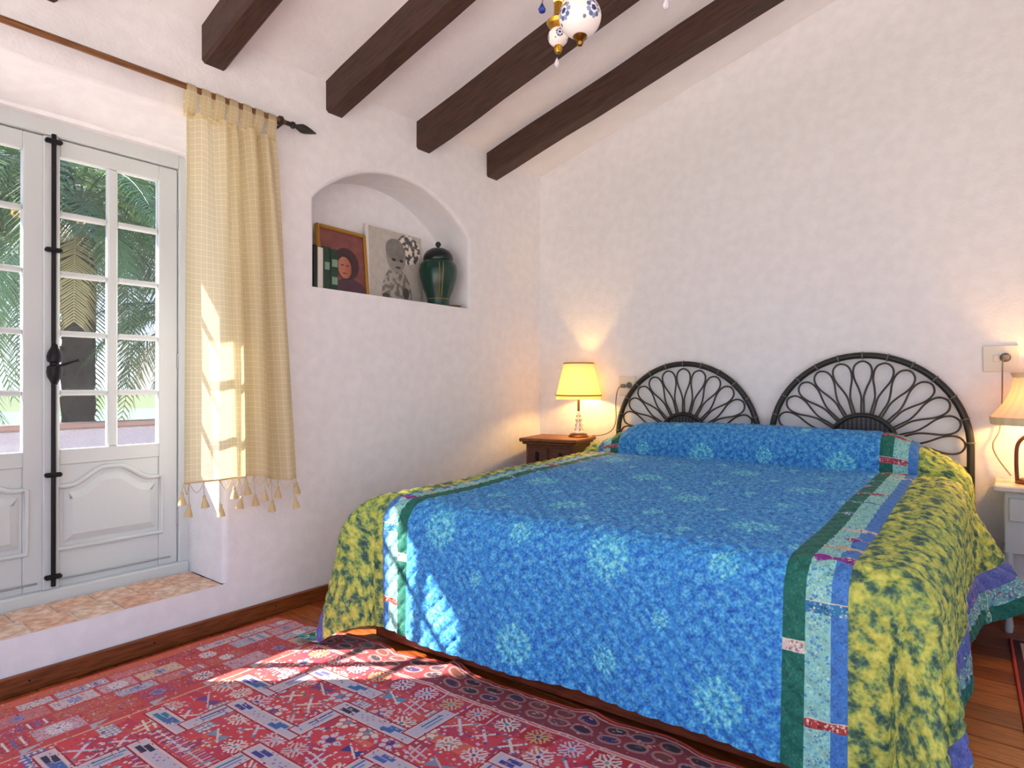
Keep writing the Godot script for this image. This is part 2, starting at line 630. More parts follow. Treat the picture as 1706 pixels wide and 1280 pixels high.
func line(im: Image, x0: float, y0: float, x1: float, y1: float, w: int, c: Color):
	var n := int(maxf(absf(x1 - x0), absf(y1 - y0)) / maxf(1.0, w * 0.4)) + 1
	for i in n + 1:
		var f := float(i) / n
		im.fill_rect(Rect2i(int(lerpf(x0, x1, f)) - w / 2, int(lerpf(y0, y1, f)) - w / 2, w, w), c)

func porcelain_tex() -> ImageTexture:
	var im := Image.create(256, 128, false, Image.FORMAT_RGB8)
	im.fill(hx("f3f1ec"))
	for k in 4:
		var cx := 32 + 64 * k
		for p in 9:
			var a := TAU * p / 9.0
			dot(im, cx + cos(a) * 12, 64 + sin(a) * 15, 5, hx("5a6a9c") if p % 2 else hx("8c98bc"))
		dot(im, cx, 64, 6, hx("33447c"))
		dot(im, cx + 20, 44, 4, hx("7a8a96"))
		dot(im, cx - 19, 84, 4, hx("68787c"))
	return ImageTexture.create_from_image(im)

func portrait_tex() -> ImageTexture:
	# a dim reddish studio print of a head and shoulders
	var im := Image.create(160, 220, false, Image.FORMAT_RGB8)
	var n := noise_img(160, 220, 0.02, 71, 3)
	for y in 220:
		for x in 160:
			var c := hx("7a3c40").lerp(hx("96584e"), n[y * 160 + x] / 255.0)
			var hair := pow((x - 92.0) / 44.0, 2) + pow((y - 110.0) / 56.0, 2)
			var face := pow((x - 84.0) / 24.0, 2) + pow((y - 124.0) / 38.0, 2)
			var body := pow((x - 100.0) / 66.0, 2) + pow((y - 222.0) / 62.0, 2)
			if body < 1.0: c = hx("4a2e40").lerp(hx("5c3a48"), n[y * 160 + x] / 255.0)
			if hair < 1.0: c = hx("42202a")
			if face < 1.0: c = hx("cf8468").lerp(hx("a8583e"), clampf((x - 78.0) / 36.0, 0, 1))
			if pow((x - 76.0) / 5.0, 2) + pow((y - 116.0) / 2.5, 2) < 1.0 or pow((x - 94.0) / 5.0, 2) + pow((y - 116.0) / 2.5, 2) < 1.0: c = hx("4a2420")
			if pow((x - 83.0) / 8.0, 2) + pow((y - 144.0) / 2.5, 2) < 1.0: c = hx("8c3c34")
			im.set_pixel(x, y, c)
	return ImageTexture.create_from_image(im)

func child_tex() -> ImageTexture:
	# a black and white print of a small child in a pale smock before a flowering shrub
	var im := Image.create(180, 190, false, Image.FORMAT_RGB8)
	var n := noise_img(180, 190, 0.05, 73, 4)
	for y in 190:
		for x in 180:
			var q := n[y * 180 + x] / 255.0
			var v := 0.74 + 0.08 * q
			if x > 96 and y < 84 and pow((x - 132.0) / 42.0, 2) + pow((y - 40.0) / 40.0, 2) < 1.0: v = 0.35 + 0.6 * smoothstep(0.42, 0.6, q)
			if pow((x - 88.0) / 52.0, 2) + pow((y - 176.0) / 84.0, 2) < 1.0 and y > 96: v = 0.72 - 0.22 * smoothstep(0.45, 0.6, q)
			if pow((x - 118.0) / 12.0, 2) + pow((y - 158.0) / 14.0, 2) < 1.0: v = 0.35
			if pow((x - 50.0) / 12.0, 2) + pow((y - 172.0) / 8.0, 2) < 1.0: v = 0.3
			if pow((x - 88.0) / 34.0, 2) + pow((y - 62.0) / 44.0, 2) < 1.0: v = 0.62
			if pow((x - 86.0) / 33.0, 2) + pow((y - 48.0) / 30.0, 2) < 1.0: v = 0.48 + 0.08 * q
			if pow((x - 80.0) / 7.0, 2) + pow((y - 74.0) / 4.0, 2) < 1.0 or pow((x - 106.0) / 6.0, 2) + pow((y - 74.0) / 4.0, 2) < 1.0: v = 0.2
			if pow((x - 94.0) / 9.0, 2) + pow((y - 93.0) / 3.0, 2) < 1.0: v = 0.28
			im.set_pixel(x, y, Color(v, v * 0.97, v * 0.92))
	return ImageTexture.create_from_image(im)

# the kilim: 2.78 m (x from 0.07) by 1.77 m (z from 1.98)
const RUG_X := 0.07
const RUG_Z := 2.0
const RUG_W := 2.78
const RUG_D := 1.77
const RPM := 730.0

func rug_motif(im: Image, x: float, y: float, s: float, kind: int, c: Color, c2: Color):
	match kind:
		0: # snowflake
			for k in 8:
				var a := TAU * k / 8.0
				line(im, x, y, x + cos(a) * s, y + sin(a) * s, 5, c)
				if k % 2 == 0:
					for e in [-0.5, 0.5]:
						line(im, x + cos(a) * s * 0.6, y + sin(a) * s * 0.6, x + cos(a + e) * s, y + sin(a + e) * s, 4, c)
			dot(im, x, y, s * 0.18, c2)
		1: # crossed bars with tips
			for k in 2:
				var a := TAU * (k * 0.25 + 0.125)
				line(im, x - cos(a) * s, y - sin(a) * s, x + cos(a) * s, y + sin(a) * s, 6, c)
			for k in 4:
				var a := TAU * (k * 0.25 + 0.125)
				dot(im, x + cos(a) * s, y + sin(a) * s, s * 0.16, c2)
		2: # comb
			im.fill_rect(Rect2i(int(x - s), int(y), int(s * 2), 5), c)
			for k in 7:
				im.fill_rect(Rect2i(int(x - s + k * s / 3.0), int(y - s * 0.6), 4, int(s * 1.2)), c if k % 2 else c2)
		3: # dotted block
			im.fill_rect(Rect2i(int(x - s), int(y - s * 0.7), int(s * 2), int(s * 1.4)), c2)
			for k in 5:
				for l in 4:
					dot(im, x - s * 0.8 + k * s * 0.4, y - s * 0.5 + l * s * 0.33, 4, c)
		4: # small flower with a blue heart
			for k in 6:
				var a := TAU * k / 6.0
				dot(im, x + cos(a) * s * 0.6, y + sin(a) * s * 0.6, s * 0.26, c)
			dot(im, x, y, s * 0.3, c2)
		5: # hash
			for k in [-1, 1]:
				line(im, x - s, y + k * s * 0.3 - s * 0.2, x + s, y + k * s * 0.3 + s * 0.2, 5, c)
				line(im, x + k * s * 0.3 - s * 0.2, y - s, x + k * s * 0.3 + s * 0.2, y + s, 5, c)
		6: # bow tie
			for k in int(s):
				im.fill_rect(Rect2i(int(x - s + k), int(y - s * 0.6 + k * 0.5), 1, maxi(2, int(s * 1.2 - k))), c2)
				im.fill_rect(Rect2i(int(x + s - k), int(y - s * 0.6 + k * 0.5), 1, maxi(2, int(s * 1.2 - k))), c2)
			line(im, x - s, y - s * 0.6, x + s, y + s * 0.6, 4, c)

func rug_tex() -> ImageTexture:
	rng.seed = 101
	var W := int(RUG_W * RPM)
	var H := int(RUG_D * RPM)
	var im := Image.create(W, H, false, Image.FORMAT_RGB8)
	var reds := [hx("da4048"), hx("c83450"), hx("e05444"), hx("b4304c"), hx("e46a54")]
	var pale := [hx("ead2cc"), hx("d8c8d4"), hx("e8d8c4"), hx("d9b8b8")]
	var cool := [hx("5a6cb0"), hx("4f9ab8"), hx("3a3a86"), hx("8a90a8"), hx("6a4488"), hx("7f9aa4")]
	im.fill(reds[0])
	# patches of different reds, as the dye lots vary
	for i in 420:
		im.fill_rect(Rect2i(rng.randi_range(0, W), rng.randi_range(0, H), rng.randi_range(30, 120), rng.randi_range(20, 70)), reds[rng.randi() % reds.size()])
	var px := func(x: float) -> float: return (x - RUG_X) * RPM
	var pz := func(z: float) -> float: return (z - RUG_Z) * RPM
	# motifs all over the field
	var z := 2.19
	var row := 0
	while z < 3.75:
		var x := 0.52 + (0.055 if row % 2 else 0.0)
		while x < 2.85:
			var kind: int = [0, 1, 0, 4, 5, 3, 2, 6, 0, 1][rng.randi() % 10]
			rug_motif(im, px.call(x), pz.call(z), rng.randf_range(24, 36), kind, pale[rng.randi() % 4], cool[rng.randi() % 6])
			for k in 9:
				dot(im, px.call(x) + rng.randf_range(-46, 46), pz.call(z) + rng.randf_range(-40, 40), 4, pale[rng.randi() % 4])
			x += 0.095
		z += 0.092
		row += 1
	# stepped bands: runs along x joined by short runs along z
	for fam in range(-4, 9):
		var x0 := 0.36 - 0.29 * 2
		var z0 := 3.13 + fam * 0.30
		for j in 12:
			var xa: float = maxf(x0 + 0.29 * j, 0.50)
			var xb := x0 + 0.29 * (j + 1) + 0.055
			var zz := z0 - 0.185 * j
			if xb < 0.6 or zz < 2.23 or xa > 2.9: continue
			rug_band(im, px.call(xa), pz.call(zz), (xb - xa) * RPM, 0.055 * RPM, false, pale, cool)
			if zz - 0.185 > 2.2:
				rug_band(im, px.call(xb - 0.055), pz.call(zz - 0.185 + 0.02), 0.055 * RPM, 0.185 * RPM, true, pale, cool)
	# border next to the bed: linked ovals between pale lines
	im.fill_rect(Rect2i(0, 0, W, int(pz.call(2.145))), hx("8c3038"))
	for r in 2:
		var x := 20.0
		while x < W:
			var cc: Color = [hx("3a2038"), hx("2c2430"), hx("5a5a58"), hx("3c2a60"), hx("7a3c30"), hx("46304c")][rng.randi() % 6]
			var yy: float = pz.call(2.045 + 0.05 * r)
			for k in range(-26, 27):
				var hh := int(15.0 * sqrt(maxf(0.0, 1.0 - k * k / 676.0)))
				im.fill_rect(Rect2i(int(x + k), int(yy) - hh - 3, 1, hh * 2 + 6), hx("b47c78"))
			for k in range(-21, 22):
				var hh := int(11.0 * sqrt(maxf(0.0, 1.0 - k * k / 441.0)))
				im.fill_rect(Rect2i(int(x + k), int(yy) - hh, 1, hh * 2), cc)
			x += rng.randf_range(58, 74)
	for q in [2.012, 2.14, 2.152]:
		im.fill_rect(Rect2i(0, int(pz.call(q)), W, 5), hx("e6b4a8"))
	# row of star cells inside that border
	var sx := 0.5
	var alt := 0
	while sx < 2.85:
		im.fill_rect(Rect2i(int(px.call(sx)), int(pz.call(2.158)), int(0.105 * RPM), int(0.08 * RPM)), hx("c4222a") if alt % 2 else reds[rng.randi() % 4])
		rug_motif(im, px.call(sx + 0.052), pz.call(2.198), 27, 0, pale[rng.randi() % 4] if alt % 3 else hx("d8b078"), cool[rng.randi() % 6])
		sx += 0.112
		alt += 1
	# border along the wall: an orange edge, then rows of little woven rectangles
	im.fill_rect(Rect2i(0, 0, int(px.call(0.47)), H), hx("cc4844"))
	im.fill_rect(Rect2i(0, 0, int(px.call(0.12)), H), hx("d8684a"))
	var cols := [[0.125, 0.05], [0.185, 0.075], [0.27, 0.06], [0.34, 0.085]]
	for cI in cols.size():
		var yy := 0.0
		while yy < H:
			var ln := rng.randf_range(70, 150)
			var base: Color = [hx("d0a0ac"), hx("b8b4c4"), hx("dcb8a0"), hx("d04440"), hx("b8405a"), hx("d8c4c4"), hx("c85c4c"), hx("c03c44"), hx("d07878")][rng.randi() % 9]
			var r := Rect2i(int(px.call(cols[cI][0])), int(yy), int(cols[cI][1] * RPM), int(ln) - 8)
			speckle(im, r, base, [base.lightened(0.25), base.darkened(0.2), hx("c0707c")], 160, 5)
			var ctr := r.get_center()
			match rng.randi() % 4:
				0: rug_motif(im, ctr.x, ctr.y, r.size.x * 0.34, 4, hx("8088c4"), hx("4a78c0"))
				1: rug_motif(im, ctr.x, ctr.y, r.size.x * 0.4, 0, hx("e4dcdc"), hx("5c6ca8"))
				2:
					for k in 4: im.fill_rect(Rect2i(r.position.x + 6, r.position.y + 8 + k * 16, r.size.x - 12, 5), hx("6a6aac") if k % 2 else hx("e6d8d0"))
			yy += ln
	var yq := 0
	while yq < H: # pale triangles along the inner line of that border
		for k in 44:
			im.fill_rect(Rect2i(int(px.call(0.435)), yq + k, maxi(1, int(k * 0.6)), 1), hx("b4b0bc"))
		yq += 130
	im.fill_rect(Rect2i(int(px.call(0.465)), 0, 6, H), hx("e0a890"))
	for i in 9000:
		var mx := rng.randi_range(0, W - 9)
		var my := rng.randi_range(0, H - 9)
		im.fill_rect(Rect2i(mx, my, rng.randi_range(2, 9), rng.randi_range(2, 4)), [hx("e0a8a4"), hx("8a2840"), hx("d8c0c4"), hx("7a6a9c"), hx("d87868")][rng.randi() % 5])
	# weft: every row and column of yarn varies a little
	var d := im.get_data()
	for y in H:
		var ky := 0.94 + 0.06 * float((y * 7) % 5) / 4.0
		for x in W:
			var i := (y * W + x) * 3
			var k := ky * (0.93 + 0.07 * float((x * 13 + y * 5) % 7) / 6.0)
			d[i] = int(d[i] * k); d[i + 1] = int(d[i + 1] * k); d[i + 2] = int(d[i + 2] * k)
	return ImageTexture.create_from_image(Image.create_from_data(W, H, false, Image.FORMAT_RGB8, d))

func rug_band(im: Image, x: float, y: float, w: float, h: float, upright: bool, pale: Array, cool: Array):
	var r := Rect2i(int(x), int(y), int(w), int(h))
	im.fill_rect(r.grow(4), hx("9c2030"))
	im.fill_rect(r, hx("edc4c0"))
	var q := r.grow(-5)
	im.fill_rect(q, hx("cdc0cc"))
	var c: Color = [hx("3c3c8c"), hx("2f7f9c"), hx("2c2440"), hx("5a5ab0"), hx("4a6ab0")][rng.randi() % 5]
	if upright:
		im.fill_rect(Rect2i(q.position.x + 7, q.position.y + 26, 5, q.size.y - 60), c)
		im.fill_rect(Rect2i(q.end.x - 12, q.position.y + 36, 5, q.size.y - 70), hx("7c88b4"))
	else:
		im.fill_rect(Rect2i(q.position.x + 24, q.position.y + 3, 34, 11), c)
		im.fill_rect(Rect2i(q.position.x + 14, q.position.y + q.size.y - 14, 34, 11), c)
		im.fill_rect(Rect2i(q.end.x - 78, q.position.y + 3, 36, 12), hx("3f6aa8"))
		im.fill_rect(Rect2i(q.end.x - 92, q.position.y + q.size.y - 15, 36, 12), hx("3f6aa8"))
		for k in 5:
			dot(im, q.position.x + 76 + k * 9, q.position.y + q.size.y / 2.0 + (4 if k % 2 else -4), 3, hx("a88898"))

func runner_tex() -> ImageTexture:
	rng.seed = 55
	var im := Image.create(256, 512, false, Image.FORMAT_RGB8)
	im.fill(hx("5a2228"))
	for q in [[0, "40181e"], [10, "c8b090"], [16, "6a2a30"], [34, "c8b090"], [38, "4a2030"]]:
		im.fill_rect(Rect2i(q[0], q[0], 256 - 2 * q[0], 512 - 2 * q[0]), hx(q[1]))
	for i in 60:
		rug_motif(im, rng.randf_range(50, 206), rng.randf_range(50, 462), 12, rng.randi() % 3, hx("b89a84"), hx("38406a"))
	return ImageTexture.create_from_image(im)

# ------------------------------------------------------------------ the room shell
const DOOR_Z0 := 2.335
const DOOR_Z1 := 3.455
const SLOPE := 0.273
const CEIL0 := 2.578
const ROOM_X := 4.7
const ROOM_Z := 4.6

func lip(s: Shape, outline: Array, back: Array, r: float, depth: float):
	# rounded reveal: outline (z, y) on the wall plane, running with the opening on its left; back = the same points at the depth
	var n := outline.size()
	var rows := []
	for i in n:
		var a: Vector2 = outline[maxi(i - 1, 0)]
		var b: Vector2 = outline[mini(i + 1, n - 1)]
		var t := (b - a).normalized()
		var out := Vector2(t.y, -t.x) # away from the opening
		var o: Vector2 = outline[i]
		var row := []
		for k in 5:
			var an := PI * 0.5 * k / 4.0
			var q := o + out * r * (1.0 - sin(an))
			row.append(Vector3(-r * (1.0 - cos(an)), q.y, q.x))
		row.append(Vector3(-depth, back[i].y, back[i].x))
		rows.append(row)
	s.group(3)
	for i in n - 1:
		for k in 5:
			s.quad(rows[i][k], rows[i][k + 1], rows[i + 1][k + 1], rows[i + 1][k])

func wall_poly(s: Shape, poly: Array):
	# inner face of the wall at x = 0, facing the room
	s.group(-1)
	var p := PackedVector2Array(poly)
	var id := Geometry2D.triangulate_polygon(p)
	for i in range(0, id.size(), 3):
		var a := p[id[i]]
		var b := p[id[i + 1]]
		var c := p[id[i + 2]]
		if (b - a).cross(c - a) > 0: # (z, y) turns: make it face +x
			var t := b
			b = c
			c = t
		s.tri(Vector3(0, a.y, a.x), Vector3(0, b.y, b.x), Vector3(0, c.y, c.x))

func build_shell():
	var top := CEIL0 + 0.1
	var s := Shape.new()
	var r := 0.022
	# niche outline, from lower far corner (small z) up over the arch to the near corner
	var n0 := 0.765
	var n1 := 1.885
	var nb := 1.542
	var arch := []
	var R := 0.7625
	var zc := (n0 + n1) * 0.5
	var a0 := asin((n1 - n0) * 0.5 / R)
	for i in 25:
		var a := lerpf(-a0, a0, i / 24.0)
		arch.append(Vector2(zc + R * sin(a), 1.4625 + R * cos(a)))
	var niche := [Vector2(n1, nb), Vector2(n1, 1.7)]
	for i in range(24, -1, -1): niche.append(arch[i])
	niche.append(Vector2(n0, 1.7)); niche.append(Vector2(n0, nb))
	niche.reverse() # z rising along the arch: opening on the left when seen as (z, y) ... see lip()
	# offset outline for the flat face
	var face := func(o: Array) -> Array:
		var f := []
		for i in o.size():
			var a: Vector2 = o[maxi(i - 1, 0)]
			var b: Vector2 = o[mini(i + 1, o.size() - 1)]
			var t := (b - a).normalized()
			f.append(o[i] + Vector2(-t.y, t.x) * r)
		return f
	var nf: Array = face.call(niche)
	var door: Array = [Vector2(DOOR_Z0, 0.196), Vector2(DOOR_Z0, 0.6), Vector2(DOOR_Z0 - 0.004, 1.2), Vector2(DOOR_Z0 + 0.003, 1.8), Vector2(DOOR_Z0, 2.15), Vector2(DOOR_Z0 + 0.03, 2.172)]
	for i in 9:
		door.append(Vector2(lerpf(DOOR_Z0 + 0.1, DOOR_Z1 - 0.1, i / 8.0), 2.178 + 0.004 * sin(i * 2.3)))
	door.append_array([Vector2(DOOR_Z1 - 0.03, 2.172), Vector2(DOOR_Z1, 2.15), Vector2(DOOR_Z1, 1.2), Vector2(DOOR_Z1, 0.196)])
	var df: Array = face.call(door)
	# wall face in four pieces: left of the niche centre, niche centre to door centre, door centre to the near end
	var zm := zc
	var dm := (DOOR_Z0 + DOOR_Z1) * 0.5
	var half := int(nf.size() / 2.0)
	var dh := int(df.size() / 2.0)
	var p1 := [Vector2(-0.1, 0), Vector2(zm, 0), Vector2(zm, nb)]
	for i in range(0, half + 1): p1.append(nf[i])
	p1.append_array([Vector2(nf[half].x, top), Vector2(-0.1, top)])
	p1[3] = Vector2(nf[0].x, nb)
	wall_poly(s, p1)
	var p2 := [Vector2(zm, 0), Vector2(dm, 0), Vector2(dm, 0.196)]
	var q2 := [Vector2(df[0].x, 0.196)]
	for i in range(1, dh + 1): q2.append(df[i])
	p2.append_array(q2)
	p2.append(Vector2(df[dh].x, top)); p2.append(Vector2(nf[half].x, top))
	for i in range(half, nf.size() - 1): p2.append(nf[i])
	p2.append(Vector2(nf[-1].x, nb)); p2.append(Vector2(zm, nb))
	wall_poly(s, p2)
	var p3 := [Vector2(dm, 0), Vector2(ROOM_Z + 0.1, 0), Vector2(ROOM_Z + 0.1, top), Vector2(df[dh].x, top)]
	for i in range(dh, df.size() - 1): p3.append(df[i])
	p3.append(Vector2(df[-1].x, 0.196)); p3.append(Vector2(dm, 0.196))
	wall_poly(s, p3)
	# reveals
	var flip := func(o: Array) -> Array:
		var c := o.duplicate()
		c.reverse()
		return c
	lip(s, flip.call(niche), flip.call(niche), r, 0.28)
	var dback := []
	for q in door:
		dback.append(Vector2(q.x, minf(q.y, 2.178) if q.y < 1.9 else q.y - 0.065))
	lip(s, flip.call(door), flip.call(dback), r, 0.46)
	# back and floor of the niche
	s.group(-1)
	var bp := PackedVector2Array(niche)
	var id := Geometry2D.triangulate_polygon(bp)
	for i in range(0, id.size(), 3):
		var a := bp[id[i]]
		var b := bp[id[i + 1]]
		var c := bp[id[i + 2]]
		if (b - a).cross(c - a) > 0:
			var t := b
			b = c
			c = t
		s.tri(Vector3(-0.28, a.y, a.x), Vector3(-0.28, b.y, b.x), Vector3(-0.28, c.y, c.x))
	s.quad(Vector3(-0.28, nb, n0), Vector3(-0.28, nb, n1), Vector3(0, nb, n1), Vector3(0, nb, n0))
	# thick masonry behind the plaster
	s.box(Vector3(-0.56, -0.3, -0.3), Vector3(-0.30, top, DOOR_Z0))
	s.box(Vector3(-0.56, -0.3, DOOR_Z1), Vector3(-0.30, top, ROOM_Z + 0.3))
	s.box(Vector3(-0.56, 2.12, DOOR_Z0), Vector3(-0.30, top, DOOR_Z1))
	s.box(Vector3(-0.56, -0.3, DOOR_Z0), Vector3(-0.005, 0.165, DOOR_Z1))
	struct("wall_left", s.mesh(), "plaster", "white rough plastered wall with a deep door recess and an arched niche")
	# headboard wall, far wall and the wall behind the camera with an opening added for fill light
	struct("wall_back", wall_sheet(Vector3(-0.3, -0.2, -0.3), Vector3(ROOM_X + 0.3, CEIL0 + SLOPE * ROOM_X + 0.3, 0)), "plaster", "white plastered wall behind the bed")
	var sr := Shape.new()  # right wall; its wide opening is added to let in fill light
	sr.box(Vector3(ROOM_X, -0.2, -0.3), Vector3(ROOM_X + 0.3, 4.2, 1.7))
	sr.box(Vector3(ROOM_X, -0.2, 4.3), Vector3(ROOM_X + 0.3, 4.2, ROOM_Z + 0.3))
	sr.box(Vector3(ROOM_X, 2.6, 1.7), Vector3(ROOM_X + 0.3, 4.2, 4.3))
	sr.box(Vector3(ROOM_X, -0.2, 1.7), Vector3(ROOM_X + 0.3, 0.35, 4.3))
	struct("wall_right", sr.mesh(), "plaster", "white plastered wall on the high side of the room with a wide opening added for fill light")
	var sf := Shape.new()  # wall behind the camera, its opening added to brighten the room
	var wx0 := 0.25
	var wx1 := 4.2
	var wy1 := 2.55
	sf.box(Vector3(-0.3, -0.2, ROOM_Z), Vector3(wx0, 4.2, ROOM_Z + 0.3))
	sf.box(Vector3(wx1, -0.2, ROOM_Z), Vector3(ROOM_X + 0.3, 4.2, ROOM_Z + 0.3))
	sf.box(Vector3(wx0, wy1, ROOM_Z), Vector3(wx1, 4.2, ROOM_Z + 0.3))
	sf.box(Vector3(wx0, -0.2, ROOM_Z), Vector3(wx1, 0.08, ROOM_Z + 0.3))
	struct("wall_front", sf.mesh(), "plaster", "white wall behind the viewer with a wide opening added for fill light")
	# ceiling
	var c := Shape.new()
	var y0 := CEIL0 - SLOPE * 0.6
	var y1 := CEIL0 + SLOPE * (ROOM_X + 0.4)
	var A := Vector3(-0.6, y0, -0.3)
	var B := Vector3(ROOM_X + 0.4, y1, -0.3)
	var Cc := Vector3(ROOM_X + 0.4, y1, ROOM_Z + 0.4)
	var D := Vector3(-0.6, y0, ROOM_Z + 0.4)
	var up := Vector3(0, 0.2, 0)
	c.group(-1)
	c.quad(A, B, Cc, D)
	c.quad(A + up, D + up, Cc + up, B + up)
	c.quad(A, D, D + up, A + up); c.quad(B, B + up, Cc + up, Cc)
	c.quad(A, A + up, B + up, B); c.quad(D, Cc, Cc + up, D + up)
	struct("ceiling", c.mesh(), "ceiling_plaster", "white sloping plaster ceiling between dark beams")
	var ev := Shape.new()  # eave added out of view, its length set to cut the door sun
	var e0 := Vector3(-0.99, CEIL0 - SLOPE * 0.99, -0.3)
	var e1 := Vector3(-0.6, CEIL0 - SLOPE * 0.6, -0.3)
	var ez := Vector3(0, 0, ROOM_Z + 0.7)
	ev.group(-1)
	ev.quad(e0, e1, e1 + ez, e0 + ez)
	ev.quad(e0 + up * 0.5, e0 + up * 0.5 + ez, e1 + up * 0.5 + ez, e1 + up * 0.5)
	ev.quad(e0, e0 + ez, e0 + ez + up * 0.5, e0 + up * 0.5)
	ev.quad(e0, e0 + up * 0.5, e1 + up * 0.5, e1); ev.quad(e0 + ez, e1 + ez, e1 + ez + up * 0.5, e0 + ez + up * 0.5)
	struct("added_eave", ev.mesh(), "stucco", "unseen eave added over the garden door to cut the sun")
	# beams
	var ang := atan(SLOPE)
	var where := ["over the headboard wall", "second from the headboard wall", "over the arched niche's near end", "over the tab-top curtain", "over the garden door's middle", "past the garden door", "over the viewer", "last before the added front opening"]
	for k in 8:
		var zb := 0.54 + 0.613 * k
		var bs := Shape.new()
		beam_shape(bs, k)
		var o := put("ceiling_beam", bs.mesh(), "beam_wood", null, Vector3(0, CEIL0, zb), Vector3(0, 0, ang))
		tag(o, "dark brown hewn ceiling beam " + where[k], "beam", "dark ceiling beams")
	# skirting boards
	var sk := struct("baseboard_left", bx(Vector3(0.0, 0.0, 0.0), Vector3(0.02, 0.068, ROOM_Z), 0.004), "skirting_wood", "brown wooden skirting board under the garden door")
	for z in [1.2, 2.1, 2.62, 3.02, 3.6]:
		put("screw_head", lathed([Vector2(0, 0), Vector2(0.004, 0), Vector2(0.003, 0.0015), Vector2(0, 0.002)], 8), "black_iron", sk, Vector3(0.02, 0.04, z), Vector3(0, 0, -PI / 2))
	struct("baseboard_back", bx(Vector3(0.02, 0.0, 0.0), Vector3(ROOM_X, 0.068, 0.02), 0.004), "skirting_wood", "brown wooden skirting board under the headboards")

func lathed(prof: Array, segs := 16) -> ArrayMesh:
	var s := Shape.new()
	s.lathe(prof, segs)
	return s.mesh()

func tubed(pts: Array, rad, sides := 8, closed := false) -> ArrayMesh:
	var s := Shape.new()
	s.tube(pts, rad, sides, closed)
	return s.mesh()

func wall_sheet(lo: Vector3, hi: Vector3) -> ArrayMesh:
	return bx(lo, hi)

func beam_shape(s: Shape, k: int):
	# local x runs up the slope, y across the slope; a hewn, slightly wandering box with worn edges
	var n := FastNoiseLite.new()
	n.seed = 200 + k
	n.frequency = 0.9
	var L := (ROOM_X + 0.3) / cos(atan(SLOPE))
	var rows := []
	var N := 26
	for i in N + 1:
		var x := -0.28 + (L + 0.2) * i / N
		var w := 0.054 + 0.006 * n.get_noise_2d(x, 1.0)
		var dn := -0.150 + 0.008 * n.get_noise_2d(x, 5.0)
		var dz := 0.008 * n.get_noise_2d(x, 9.0)
		var ch := 0.010 + 0.004 * n.get_noise_2d(x, 13.0)
		rows.append([Vector3(x, 0.05, dz - w), Vector3(x, dn + ch, dz - w), Vector3(x, dn, dz - w + ch), Vector3(x, dn, dz + w - ch), Vector3(x, dn + ch, dz + w), Vector3(x, 0.05, dz + w)])
	s.group(-1)
	for i in N:
		for j in 6:
			var q := (j + 1) % 6
			s.quad(rows[i][j], rows[i][q], rows[i + 1][q], rows[i + 1][j])
	for e in [0, N]:
		for j in range(1, 5):
			if e == 0: s.tri(rows[e][0], rows[e][j + 1], rows[e][j])
			else: s.tri(rows[e][0], rows[e][j], rows[e][j + 1])

